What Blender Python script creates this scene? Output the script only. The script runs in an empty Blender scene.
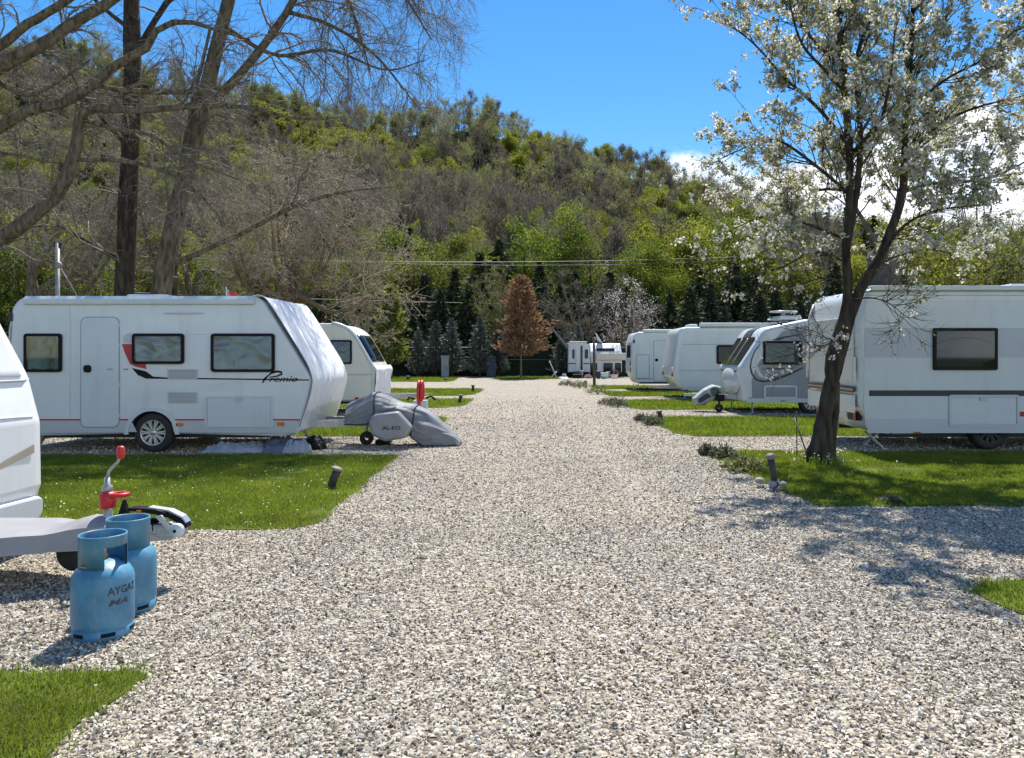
import bpy, math, random
import numpy as np
from mathutils import Vector, noise as mnoise

random.seed(7)
RNG = np.random.default_rng(7)
S = bpy.context.scene
COL = S.collection
F, VX, VY, H = 770.0, 530.0, 354.0, 1.6       # focal length in pixels, vanishing point, eye height

def X(px, d): return (px - VX) / F * d
def Z(py, d): return H - (py - VY) / F * d

# ------------------------------------------------------------------ tagging
ORG = {}
def tag(o, label=None, cat=None, group=None, kind=None):
    if label: o['label'] = label
    if cat: o['category'] = cat
    if group: o['group'] = group
    if kind: o['kind'] = kind
    return o

def thing(name, loc, label, cat, group=None):
    o = bpy.data.objects.new(name, None)
    o.empty_display_size = 0.2
    COL.objects.link(o)
    o.location = loc
    ORG[o.name] = np.array(loc, float)
    return tag(o, label, cat, group)

def copy_thing(root, loc, rz=0.0, sc=1.0, label=None, group=None):
    r = root.copy(); COL.objects.link(r)
    r.location = loc; r.rotation_euler = (0, 0, rz); r.scale = (sc, sc, sc)
    if label: r['label'] = label
    if group: r['group'] = group
    for ch in list(root.children):
        c = ch.copy(); COL.objects.link(c); c.parent = r
        for g in list(ch.children):
            k = g.copy(); COL.objects.link(k); k.parent = c
    return r

# ------------------------------------------------------------------ geometry accumulator
def nrm(a):
    return a / np.maximum(np.linalg.norm(a, axis=-1, keepdims=True), 1e-9)

SHIFT = np.zeros(3)
class Geo:
    def __init__(s):
        s.v = []; s.n = 0; s.f = []; s.r = []; s.hasr = False
    def add(s, v, f, mat=0, smooth=False, rnd=None):
        v = np.asarray(v, float).reshape(-1, 3)
        f = np.asarray(f, np.int64)
        if f.ndim == 1: f = f[None, :]
        s.f.append((f + s.n, mat, smooth))
        s.v.append(v); s.n += len(v)
        if rnd is None: s.r.append(np.zeros(len(v)))
        else:
            s.hasr = True
            s.r.append(np.broadcast_to(np.asarray(rnd, float), (len(v),)))
        return s
    def box(s, x0, y0, z0, x1, y1, z1, mat=0):
        v = [(x0,y0,z0),(x1,y0,z0),(x1,y1,z0),(x0,y1,z0),(x0,y0,z1),(x1,y0,z1),(x1,y1,z1),(x0,y1,z1)]
        return s.add(v, [(0,3,2,1),(4,5,6,7),(0,1,5,4),(1,2,6,5),(2,3,7,6),(3,0,4,7)], mat)
    def beam(s, a, b, w, h, mat=0, up=(0,0,1)):
        a = np.array(a, float); b = np.array(b, float)
        t = nrm(b - a); u = nrm(np.cross(t, up)); q = np.cross(u, t)
        c = [a + u*sx*w/2 + q*sz*h/2 for sx, sz in ((-1,-1),(1,-1),(1,1),(-1,1))]
        c += [b + u*sx*w/2 + q*sz*h/2 for sx, sz in ((-1,-1),(1,-1),(1,1),(-1,1))]
        return s.add(c, [(0,1,2,3),(7,6,5,4),(0,4,5,1),(1,5,6,2),(2,6,7,3),(3,7,4,0)], mat)
    def prism(s, poly, y0, y1, mat=0, plane='xz'):
        p = np.asarray(poly, float); n = len(p)
        if plane == 'xz':
            a = np.column_stack([p[:,0], np.full(n, y0), p[:,1]]); b = a.copy(); b[:,1] = y1
        elif plane == 'xy':
            a = np.column_stack([p[:,0], p[:,1], np.full(n, y0)]); b = a.copy(); b[:,2] = y1
        else:
            a = np.column_stack([np.full(n, y0), p[:,0], p[:,1]]); b = a.copy(); b[:,0] = y1
        v = np.vstack([a, b])
        i = np.arange(n); j = (i + 1) % n
        s.add(v, np.column_stack([i, j, j+n, i+n]), mat)
        s.f.append((np.arange(n)[None, ::-1] + s.n - 2*n, mat, False))
        s.f.append((np.arange(n)[None, :] + s.n - n, mat, False))
        return s
    def ring(s, outer, inner, y0, y1, mat=0):           # frame between two outlines, in the xz plane
        o = np.asarray(outer); q = np.asarray(inner); n = len(o)
        v = np.vstack([np.column_stack([p[:,0], np.full(n, y), p[:,1]]) for p, y in ((o,y0),(q,y0),(o,y1),(q,y1))])
        i = np.arange(n); j = (i+1) % n
        for a, b in ((0,1),(1,3),(3,2),(2,0)):
            s.add(v if (a, b) == (0,1) else np.zeros((0,3)), np.column_stack([i+a*n, j+a*n, j+b*n, i+b*n]) - (0 if (a, b) == (0,1) else 4*n), mat)
        return s
    def lathe(s, prof, org, seg=24, axis='z', mat=0, smooth=True, a0=0.0, a1=2*math.pi):
        prof = np.asarray(prof, float); m = len(prof)
        full = abs(a1 - a0 - 2*math.pi) < 1e-6
        k = seg if full else seg + 1
        t = np.linspace(a0, a1, seg + 1)[:k]
        c, q = np.cos(t), np.sin(t)
        r = prof[:,0][None,:]; z = np.broadcast_to(prof[:,1][None,:], (k, m))
        u = c[:,None]*r; w = q[:,None]*r
        if axis == 'z': v = np.stack([u, w, z], -1)
        elif axis == 'y': v = np.stack([u, z, -w], -1)
        else: v = np.stack([z, u, w], -1)
        v = v.reshape(-1, 3) + np.array(org)
        i = np.arange(k if full else seg); j = (i+1) % k
        f = []
        for p in range(m-1):
            f.append(np.column_stack([i*m+p, j*m+p, j*m+p+1, i*m+p+1]))
        return s.add(v, np.vstack(f), mat, smooth)
    def tube(s, pts, r, sides=8, mat=0, smooth=True, caps=True):
        P = np.asarray(pts, float)[None]; N = P.shape[1]
        R = np.broadcast_to(np.asarray(r, float), (N,))[None]
        n0 = s.n
        tubes(s, P, R, sides, mat, smooth)
        if caps:
            s.f.append((np.arange(sides)[None, ::-1] + n0, mat, False))
            s.f.append((np.arange(sides)[None, :] + n0 + (N-1)*sides, mat, False))
        return s
    def build(s, name, mats, parent=None, origin=None, bevel=0.0, sharp=None, solid=0.0):
        if not isinstance(mats, (list, tuple)): mats = [mats]
        me = bpy.data.meshes.new(name)
        v = np.vstack(s.v)+SHIFT
        o = bpy.data.objects.new(name, me)
        if parent is not None:
            org = ORG[parent.name]
        else:
            org = np.array(origin if origin is not None else (0,0,0), float)
        v = v - org
        me.vertices.add(len(v)); me.vertices.foreach_set('co', v.astype(np.float32).ravel())
        tot = np.concatenate([np.full(f.shape[0], f.shape[1]) for f, _, _ in s.f])
        idx = np.concatenate([f.ravel() for f, _, _ in s.f])
        st = np.concatenate([[0], np.cumsum(tot)[:-1]])
        me.loops.add(len(idx)); me.loops.foreach_set('vertex_index', idx.astype(np.int32))
        me.polygons.add(len(tot)); me.polygons.foreach_set('loop_start', st.astype(np.int32))
        me.polygons.foreach_set('material_index', np.concatenate([np.full(f.shape[0], m) for f, m, _ in s.f]).astype(np.int32))
        me.polygons.foreach_set('use_smooth', np.concatenate([np.full(f.shape[0], q) for f, _, q in s.f]))
        for m in mats: me.materials.append(m)
        if s.hasr:
            a = me.attributes.new('rnd', 'FLOAT', 'POINT')
            a.data.foreach_set('value', np.concatenate(s.r).astype(np.float32))
        me.update(calc_edges=True)
        if sharp: me.set_sharp_from_angle(angle=math.radians(sharp))
        COL.objects.link(o)
        if parent is not None: o.parent = parent
        else: o.location = org
        ORG[o.name] = org
        if bevel:
            b = o.modifiers.new('bevel', 'BEVEL'); b.width = bevel; b.segments = 2; b.limit_method = 'ANGLE'; b.angle_limit = 0.6
        if solid:
            b = o.modifiers.new('solid', 'SOLIDIFY'); b.thickness = solid
        return o

def tubes(g, P, R, sides, mat=0, smooth=True, rnd=None):
    """P (T,N,3) centre lines and R (T,N) radii -> tube walls."""
    T, N, _ = P.shape
    if T == 0: return
    t = nrm(np.gradient(P, axis=1))
    mean = np.abs(t.mean(1))
    ref = np.eye(3)[np.argmin(mean, axis=1)][:, None, :]
    u = nrm(np.cross(t, np.broadcast_to(ref, t.shape))); w = np.cross(t, u)
    a = np.arange(sides) / sides * 2*math.pi
    V = P[:,:,None,:] + R[:,:,None,None]*(np.cos(a)[None,None,:,None]*u[:,:,None,:] + np.sin(a)[None,None,:,None]*w[:,:,None,:])
    i = np.arange(sides); j = (i+1) % sides
    ringf = np.stack([i, j, j+sides, i+sides], -1)                      # (sides,4)
    base = (np.arange(T)[:,None]*N + np.arange(N-1)[None,:])*sides      # (T,N-1)
    f = (base[:,:,None,None] + ringf[None,None]).reshape(-1, 4)
    g.add(V.reshape(-1,3), f, mat, smooth, None if rnd is None else np.repeat(rnd, N*sides))

def resample(pts, rad, n):
    pts = np.asarray(pts, float); rad = np.asarray(rad, float)
    # Catmull-Rom smoothing then even resampling
    m = len(pts)
    if m > 2:
        q = np.vstack([2*pts[0]-pts[1], pts, 2*pts[-1]-pts[-2]]); out = []; rr = []
        for i in range(m-1):
            p0, p1, p2, p3 = q[i:i+4]
            for t in np.linspace(0, 1, 6, endpoint=False):
                out.append(0.5*((2*p1)+(-p0+p2)*t+(2*p0-5*p1+4*p2-p3)*t*t+(-p0+3*p1-3*p2+p3)*t**3))
                rr.append(rad[i]*(1-t)+rad[i+1]*t)
        out.append(pts[-1]); rr.append(rad[-1]); pts = np.array(out); rad = np.array(rr)
    L = np.concatenate([[0], np.cumsum(np.linalg.norm(np.diff(pts, axis=0), axis=1))])
    s = np.linspace(0, L[-1], n)
    return np.column_stack([np.interp(s, L, pts[:,k]) for k in range(3)]), np.interp(s, L, rad)

def spawn(P, R, k, length, N2, rng, spread=0.8, bias=(0,0,0.3), wig=0.25, rr=0.6, rmin=0.004, s0=0.2, s1=1.0, follow=0.8, sag=0.0, rmax=1e9):
    """k children per parent branch; length is (lo, hi) metres or a fraction of the parent when negative."""
    T, N, _ = P.shape
    s = rng.uniform(s0, s1, (T, k)) * (N-1)
    i = np.minimum(s.astype(int), N-2); fr = (s-i)[..., None]
    ti = np.arange(T)[:, None]
    pos = P[ti, i]*(1-fr) + P[ti, i+1]*fr
    rad = R[ti, i]*(1-fr[...,0]) + R[ti, i+1]*fr[...,0]
    tan = nrm(P[ti, i+1]-P[ti, i])
    pl = np.linalg.norm(np.diff(P, axis=1), axis=2).sum(1)
    M = T*k
    pos = pos.reshape(M,3); tan = tan.reshape(M,3); rad = rad.reshape(M)
    perp = rng.normal(size=(M,3)); perp -= (perp*tan).sum(1, keepdims=True)*tan; perp = nrm(perp)
    d = nrm(tan*follow + perp*spread*rng.uniform(0.6, 1.3, (M,1)) + np.array(bias))
    if length[0] < 0: L = -rng.uniform(length[1], length[0], M)*np.repeat(pl, k)
    else: L = rng.uniform(length[0], length[1], M)
    L *= 1.15 - 0.5*(s.reshape(M)/(N-1))
    step = L/(N2-1)
    out = np.empty((M, N2, 3)); out[:,0] = pos
    for q in range(1, N2):
        d = nrm(d + rng.normal(size=(M,3))*wig + np.array(bias)*0.25 + np.array([0,0,-sag])*q/N2)
        out[:,q] = out[:,q-1] + d*step[:,None]
    r0 = np.clip(rad*rr, rmin, rmax)
    R2 = r0[:,None]*np.linspace(1, 0.35, N2)[None,:]
    return out, np.maximum(R2, rmin*0.5)

def points_on(P, n, rng, s0=0.1, s1=1.0, jit=0.02):
    T, N, _ = P.shape
    t = rng.integers(0, T, n); s = rng.uniform(s0, s1, n)*(N-1)
    i = np.minimum(s.astype(int), N-2); fr = (s-i)[:,None]
    return P[t,i]*(1-fr)+P[t,i+1]*fr + rng.normal(size=(n,3))*jit

def leaves(g, C, size, rng, mat=0, aspect=0.55, rnd=None, up=0.0, bend=0.25):
    """one bent diamond leaf per centre"""
    M = len(C)
    u = rng.normal(size=(M,3)); u = nrm(u)
    w = rng.normal(size=(M,3)); w[:,2] *= 1-up; w -= (w*u).sum(1,keepdims=True)*u; w = nrm(w)
    n = np.cross(u, w)
    sz = np.broadcast_to(np.asarray(size, float), (M,))[:,None]
    V = np.stack([C-u*sz, C+w*sz*aspect+n*sz*bend, C+u*sz, C-w*sz*aspect+n*sz*bend], 1).reshape(-1,3)
    b = np.arange(M)[:,None]*4
    f = np.vstack([b+np.array([0,1,2]), b+np.array([0,2,3])])
    r = rng.uniform(0,1,M) if rnd is None else rnd
    g.add(V, f, mat, False, np.repeat(r, 4))

# ------------------------------------------------------------------ materials
MATS = {}
def node(nt, t, **kw):
    n = nt.nodes.new(t)
    for k, v in kw.items(): setattr(n, k, v)
    return n

def mat(name, col, rough=0.6, var=0.08, scale=6.0, bump=0.0, bscale=40.0, metal=0.0, spec=0.5, coat=0.0, dirt=0.0, stretch=None, dscale=1.6):
    if name in MATS: return MATS[name]
    m = bpy.data.materials.new(name); m.use_nodes = True; nt = m.node_tree
    b = nt.nodes['Principled BSDF']
    b.inputs['Roughness'].default_value = rough; b.inputs['Metallic'].default_value = metal
    b.inputs['Specular IOR Level'].default_value = spec; b.inputs['Coat Weight'].default_value = coat
    tc = node(nt, 'ShaderNodeTexCoord')
    ns = node(nt, 'ShaderNodeTexNoise'); ns.inputs['Scale'].default_value = scale; ns.inputs['Detail'].default_value = 5
    vec = tc.outputs['Object']
    if stretch:
        mp = node(nt, 'ShaderNodeMapping'); mp.inputs['Scale'].default_value = stretch; nt.links.new(vec, mp.inputs['Vector']); vec = mp.outputs[0]
    nt.links.new(vec, ns.inputs['Vector'])
    rp = node(nt, 'ShaderNodeValToRGB')
    c = np.array(col[:3])
    rp.color_ramp.elements[0].position = 0.3; rp.color_ramp.elements[1].position = 0.7
    rp.color_ramp.elements[0].color = (*np.clip(c*(1-var), 0, 1), 1); rp.color_ramp.elements[1].color = (*np.clip(c*(1+var), 0, 1), 1)
    nt.links.new(ns.outputs['Fac'], rp.inputs['Fac'])
    out = rp.outputs['Color']
    if dirt:
        n2 = node(nt, 'ShaderNodeTexNoise'); n2.inputs['Scale'].default_value = dscale; n2.inputs['Detail'].default_value = 8; n2.inputs['Roughness'].default_value = 0.7
        m2 = node(nt, 'ShaderNodeMapping'); m2.inputs['Scale'].default_value = (2.2,2.2,0.55); nt.links.new(tc.outputs['Object'], m2.inputs['Vector']); nt.links.new(m2.outputs[0], n2.inputs['Vector'])
        r2 = node(nt, 'ShaderNodeValToRGB'); r2.color_ramp.elements[0].position = 0.52; r2.color_ramp.elements[1].position = 0.75
        r2.color_ramp.elements[0].color = (0,0,0,1); r2.color_ramp.elements[1].color = (dirt,dirt,dirt,1)
        nt.links.new(n2.outputs['Fac'], r2.inputs['Fac'])
        mx = node(nt, 'ShaderNodeMixRGB'); mx.inputs['Color2'].default_value = (0.32,0.30,0.25,1)
        nt.links.new(r2.outputs['Color'], mx.inputs['Fac']); nt.links.new(out, mx.inputs['Color1']); out = mx.outputs['Color']
    nt.links.new(out, b.inputs['Base Color'])
    if bump:
        n3 = node(nt, 'ShaderNodeTexNoise'); n3.inputs['Scale'].default_value = bscale; n3.inputs['Detail'].default_value = 6
        nt.links.new(vec, n3.inputs['Vector'])
        bp = node(nt, 'ShaderNodeBump'); bp.inputs['Strength'].default_value = bump; bp.inputs['Distance'].default_value = 0.02
        nt.links.new(n3.outputs['Fac'], bp.inputs['Height']); nt.links.new(bp.outputs['Normal'], b.inputs['Normal'])
    MATS[name] = m
    return m

def rnd_mat(name, cols, trans=0.0, rough=0.7, patch=0.0, pscale=0.3, spec=0.3, tcol=None):
    """colour chosen per leaf / stone / blade by the 'rnd' attribute; thin surfaces let light through"""
    if name in MATS: return MATS[name]
    m = bpy.data.materials.new(name); m.use_nodes = True; nt = m.node_tree
    b = nt.nodes['Principled BSDF']; b.inputs['Roughness'].default_value = rough; b.inputs['Specular IOR Level'].default_value = spec
    at = node(nt, 'ShaderNodeAttribute', attribute_name='rnd')
    rp = node(nt, 'ShaderNodeValToRGB')
    el = rp.color_ramp.elements
    while len(el) < len(cols): el.new(0.5)
    for i, c in enumerate(cols):
        el[i].position = i/(len(cols)-1); el[i].color = (*c, 1)
    nt.links.new(at.outputs['Fac'], rp.inputs['Fac'])
    out = rp.outputs['Color']
    if patch:
        tc = node(nt, 'ShaderNodeNewGeometry')
        ns = node(nt, 'ShaderNodeTexNoise'); ns.inputs['Scale'].default_value = pscale; ns.inputs['Detail'].default_value = 3
        nt.links.new(tc.outputs['Position'], ns.inputs['Vector'])
        hs = node(nt, 'ShaderNodeHueSaturation')
        mr = node(nt, 'ShaderNodeMapRange'); mr.inputs['From Min'].default_value = 0.3; mr.inputs['From Max'].default_value = 0.7
        mr.inputs['To Min'].default_value = 1-patch; mr.inputs['To Max'].default_value = 1+patch
        nt.links.new(ns.outputs['Fac'], mr.inputs['Value']); nt.links.new(mr.outputs[0], hs.inputs['Value']); nt.links.new(out, hs.inputs['Color'])
        m2 = node(nt, 'ShaderNodeMapRange'); m2.inputs['From Min'].default_value = 0.3; m2.inputs['From Max'].default_value = 0.7
        m2.inputs['To Min'].default_value = 0.5+patch*0.06; m2.inputs['To Max'].default_value = 0.5-patch*0.06
        nt.links.new(ns.outputs['Color'], m2.inputs['Value']); nt.links.new(m2.outputs[0], hs.inputs['Hue'])
        out = hs.outputs['Color']
    nt.links.new(out, b.inputs['Base Color'])
    if trans:
        tr = node(nt, 'ShaderNodeBsdfTranslucent')
        if tcol:
            mc = node(nt, 'ShaderNodeMixRGB', blend_type='MULTIPLY'); mc.inputs['Fac'].default_value = 1; mc.inputs['Color2'].default_value = (*tcol, 1)
            nt.links.new(out, mc.inputs['Color1']); nt.links.new(mc.outputs['Color'], tr.inputs['Color'])
        else: nt.links.new(out, tr.inputs['Color'])
        mx = node(nt, 'ShaderNodeMixShader'); mx.inputs['Fac'].default_value = trans
        nt.links.new(b.outputs['BSDF'], mx.inputs[1]); nt.links.new(tr.outputs['BSDF'], mx.inputs[2])
        nt.links.new(mx.outputs['Shader'], nt.nodes['Material Output'].inputs['Surface'])
    MATS[name] = m
    return m

def glass_mat(name, tint=(0.35,0.4,0.42), fac=0.5):
    if name in MATS: return MATS[name]
    m = bpy.data.materials.new(name); m.use_nodes = True; nt = m.node_tree
    nt.nodes.remove(nt.nodes['Principled BSDF'])
    t = node(nt, 'ShaderNodeBsdfTransparent'); t.inputs['Color'].default_value = (*tint, 1)
    g = node(nt, 'ShaderNodeBsdfGlossy'); g.inputs['Roughness'].default_value = 0.03
    fr = node(nt, 'ShaderNodeFresnel'); fr.inputs['IOR'].default_value = 1.5
    ma = node(nt, 'ShaderNodeMath', operation='ADD'); ma.inputs[1].default_value = fac
    nt.links.new(fr.outputs['Fac'], ma.inputs[0])
    mx = node(nt, 'ShaderNodeMixShader')
    nt.links.new(ma.outputs[0], mx.inputs['Fac']); nt.links.new(t.outputs[0], mx.inputs[1]); nt.links.new(g.outputs[0], mx.inputs[2])
    nt.links.new(mx.outputs[0], nt.nodes['Material Output'].inputs['Surface'])
    MATS[name] = m
    return m

WHITE = mat('caravan_white', (0.60,0.645,0.66), 0.32, 0.04, 2.0, coat=0.3, dirt=0.30, bump=0.02, bscale=3)
CREAM = mat('caravan_cream', (0.74,0.72,0.66), 0.35, 0.03, 2.0, coat=0.3, dirt=0.14)
SIDEW = mat('side_panel_white', (0.545,0.60,0.625), 0.4, 0.04, 2.0, coat=0.2, dirt=0.30, bump=0.02, bscale=3)
GREYP = mat('side_panel_grey', (0.25,0.28,0.31), 0.4, 0.04, 2.0, coat=0.2)
MIDG = mat('mid_grey_paint', (0.46,0.49,0.51), 0.4, 0.03, 2.0)
DKGREY = mat('dark_grey_plastic', (0.045,0.05,0.056), 0.5, 0.1, 5, spec=0.25)
BLACK = mat('black_plastic', (0.008,0.008,0.009), 0.5, 0.1, 5, spec=0.15)
UNDER = mat('underfloor_black', (0.02,0.02,0.02), 0.9, 0.2, 5)
RUBBER = mat('rubber', (0.022,0.022,0.022), 0.75, 0.2, 20)
ALLOY = mat('alloy', (0.55,0.56,0.57), 0.35, 0.04, 5, metal=0.7)
GALV = mat('galvanised_steel', (0.42,0.43,0.44), 0.5, 0.15, 12, metal=0.6)
PLASTG = mat('grey_plastic', (0.27,0.27,0.28), 0.5, 0.06, 8, bump=0.1, bscale=200)
RED = mat('red_plastic', (0.55,0.02,0.025), 0.4, 0.08, 8)
REDP = mat('red_paint', (0.42,0.015,0.02), 0.4, 0.05, 4)
LAMPR = mat('red_lens', (0.40,0.015,0.015), 0.2, 0.1, 30)
AMBER = mat('amber_lens', (0.55,0.17,0.02), 0.25, 0.1, 30)
NAVY = mat('navy_graphic', (0.03,0.035,0.09), 0.4, 0.05, 4)
GLASSD = mat('dark_acrylic', (0.012,0.016,0.018), 0.06, 0.1, 3, spec=0.5)
GLASST = glass_mat('tinted_acrylic', (0.66,0.72,0.74), 0.0)
FOIL = mat('foil_blind', (0.40,0.47,0.49), 0.27, 0.25, 3, metal=0.75)
PALEB = mat('pale_blind', (0.62,0.68,0.70), 0.7, 0.10, 3)
CURT = mat('net_curtain', (0.13,0.165,0.17), 0.9, 0.15, 2)
BARK = mat('bark', (0.135,0.112,0.076), 0.95, 0.6, 14, bump=1.0, bscale=30, spec=0.1, stretch=(1,1,0.25))
BARKD = mat('bark_dark', (0.058,0.048,0.038), 0.95, 0.6, 14, bump=1.0, bscale=30, spec=0.1, stretch=(1,1,0.25))
TWIG = mat('twig', (0.15,0.125,0.10), 0.9, 0.3, 4)
TWIGL = mat('twig_pale', (0.24,0.21,0.165), 0.9, 0.3, 4)
BARKT = mat('bark_tan', (0.16,0.115,0.065), 0.95, 0.35, 8, bump=0.8, bscale=22)
WOOD = mat('weathered_wood', (0.12,0.085,0.06), 0.85, 0.3, 14, bump=0.4, bscale=60)
TARP = mat('grey_tarp', (0.175,0.19,0.205), 0.6, 0.12, 7, bump=0.25, bscale=30)
CLOTHW = mat('pale_sheet', (0.30,0.325,0.36), 0.6, 0.12, 9, bump=0.4, bscale=20)
CLOTHB = mat('slate_tarp', (0.10,0.13,0.17), 0.6, 0.2, 9, bump=0.4, bscale=20)
BLUEP = mat('blue_paint', (0.062,0.215,0.345), 0.42, 0.22, 7, coat=0.1, bump=0.12, bscale=45, dirt=0.55, dscale=16)
STONEM = mat('pale_rock', (0.30,0.29,0.28), 0.9, 0.3, 20, bump=0.6, bscale=60)

# ------------------------------------------------------------------ outline helpers
def rrect(x0, z0, x1, z1, r, n=5):
    out = []
    for cx, cz, a in ((x1-r,z0+r,-90),(x1-r,z1-r,0),(x0+r,z1-r,90),(x0+r,z0+r,180)):
        for t in np.linspace(a, a+90, n):
            out.append((cx+r*math.cos(math.radians(t)), cz+r*math.sin(math.radians(t))))
    return np.array(out)

def fillet(pts, rad, seg=6):
    out = []; n = len(pts); P = [np.array(p, float) for p in pts]
    for i in range(n):
        r = rad[i] if isinstance(rad, (list, tuple)) else rad
        a, b, c = P[i-1], P[i], P[(i+1) % n]
        if r <= 0: out.append(b); continue
        u = nrm(a-b); w = nrm(c-b)
        ang = math.acos(np.clip(np.dot(u, w), -1, 1)); dd = min(r/math.tan(ang/2), 0.48*np.linalg.norm(a-b), 0.48*np.linalg.norm(c-b))
        p0, p1 = b+u*dd, b+w*dd
        for t in np.linspace(0, 1, seg):
            out.append((1-t)**2*p0 + 2*t*(1-t)*b + t*t*p1)
    return np.array(out)

def inset(poly, d):
    p = np.asarray(poly); a = np.roll(p, 1, 0); b = np.roll(p, -1, 0)
    area = 0.5*np.sum(p[:,0]*b[:,1]-b[:,0]*p[:,1])
    sg = 1 if area > 0 else -1
    e0 = nrm(p-a); e1 = nrm(b-p)
    n0 = np.column_stack([-e0[:,1], e0[:,0]])*sg; n1 = np.column_stack([-e1[:,1], e1[:,0]])*sg
    m = nrm(n0+n1); k = np.maximum((m*n0).sum(1), 0.4)
    return p + m*(d/k)[:,None]

def shell(prof, y0, y1, r, matfun=None, seg=4):
    """profile in the xz plane run along y with rounded edges at both ends"""
    g = Geo(); prof = np.asarray(prof); n = len(prof)
    rings = []
    for k in range(seg+1):
        t = k/seg*math.pi/2
        rings.append((y0+r*(1-math.cos(t)) if r else y0, r*(1-math.sin(t))))
    rings = rings + [(y1-(y-y0), q) for y, q in rings[::-1]]
    V = []
    for y, q in rings:
        p = inset(prof, q) if q > 1e-6 else prof
        V.append(np.column_stack([p[:,0], np.full(n, y), p[:,1]]))
    g.add(np.vstack(V), np.zeros((0,4), int))
    i = np.arange(n); j = (i+1) % n
    mi = np.array([matfun(prof[a], prof[b]) if matfun else 0 for a, b in zip(i, j)])
    for k in range(len(rings)-1):
        for m in set(mi):
            s = mi == m
            g.f.append((np.column_stack([i[s]+k*n, i[s]+(k+1)*n, j[s]+(k+1)*n, j[s]+k*n]), int(m), True))
    g.f.append((np.arange(n)[None], 0, False)); g.f.append((np.arange(n)[None, ::-1]+(len(rings)-1)*n, 0, False))
    return g

def text_geo(s, size, extrude=0.0, shear=0.0, bold=0.0):
    cu = bpy.data.curves.new('lettering', 'FONT'); cu.body = s; cu.size = size; cu.extrude = extrude; cu.offset = bold*size; cu.shear = shear
    cu.resolution_u = 3
    ob = bpy.data.objects.new('lettering', cu); COL.objects.link(ob)
    bpy.context.view_layer.update()
    me = ob.evaluated_get(bpy.context.evaluated_depsgraph_get()).to_mesh()
    v = np.array([x.co[:] for x in me.vertices]); f = [list(p.vertices) for p in me.polygons]
    bpy.data.objects.remove(ob); bpy.data.curves.remove(cu)
    return v, f

def lettering(s, x, y, z, size, m, parent, shear=0.0, sx=1.0, name='lettering', wrap=None, bold=0.0):
    v, f = text_geo(s, size, 0, shear, bold)
    g = Geo()
    if wrap is None:
        V = np.column_stack([x+v[:,0]*sx, np.full(len(v), y), z+v[:,1]])
    else:
        cx, cy, R, a0 = wrap           # letters bent round an upright cylinder
        a = a0 + v[:,0]*sx/R
        V = np.column_stack([cx+R*np.cos(a), cy+R*np.sin(a), z+v[:,1]])
    g.add(V, np.zeros((0,3), int))
    for q in f: g.f.append((np.array([q]), 0, False))
    return g.build(name, m, parent)

def window(parent, x0, z0, x1, z1, y, kind='dark', r=0.05, fw=0.045, seed=1):
    o = rrect(x0, z0, x1, z1, r); q = rrect(x0+fw, z0+fw, x1-fw, z1-fw, max(r-0.02, 0.015))
    fr = Geo().ring(o, q, y-0.046, y+0.012).build('window', BLACK, parent, bevel=0.006)
    if kind == 'dark':
        Geo().prism(q, y-0.034, y+0.006).build('pane', GLASSD, fr)
    else:
        Geo().prism(q, y-0.040, y-0.036).build('pane', GLASST, fr)
        g = Geo(); nx, nz = 40, 24; vs = []
        for b in range(nz+1):
            for a in range(nx+1):
                xx = x0+fw*0.9+(x1-x0-1.8*fw)*a/nx; zz = z0+fw*0.9+(z1-z0-1.8*fw)*b/nz
                if kind == 'foil':
                    w = 0.5*mnoise.noise(Vector((xx*3.1+seed*7, zz*2.3, seed)))+1.6*abs(mnoise.noise(Vector((xx*1.7+zz*2.6, zz*2.4-xx*2, seed*3))))-0.5+0.45*abs(mnoise.noise(Vector((xx*6-zz*4, zz*6+xx*3, seed*5))))
                else:
                    w = 0.12*math.sin(xx*17)
                vs.append((xx, y-0.017+max(-0.016, min(0.016, 0.024*w)), zz))
        i = np.arange(nx)[None,:]+np.arange(nz)[:,None]*(nx+1); i = i.ravel()
        g.add(vs, np.column_stack([i, i+1, i+nx+2, i+nx+1]), 0, True)
        g.build('foil_blind' if kind == 'foil' else 'curtain', {'foil':FOIL,'pale':PALEB}.get(kind, CURT), fr)
    return fr

def panel(parent, name, outline, y, m, t=0.004, bevel=0.0):
    return Geo().prism(outline, y-t, y+0.002).build(name, m, parent, bevel=bevel)

def outline_frame(parent, name, x0, z0, x1, z1, r, w, y, m, t=0.006):
    return Geo().ring(rrect(x0,z0,x1,z1,r), rrect(x0+w,z0+w,x1-w,z1-w,max(r-w,0.004)), y-t, y+0.002).build(name, m, parent)

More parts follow.
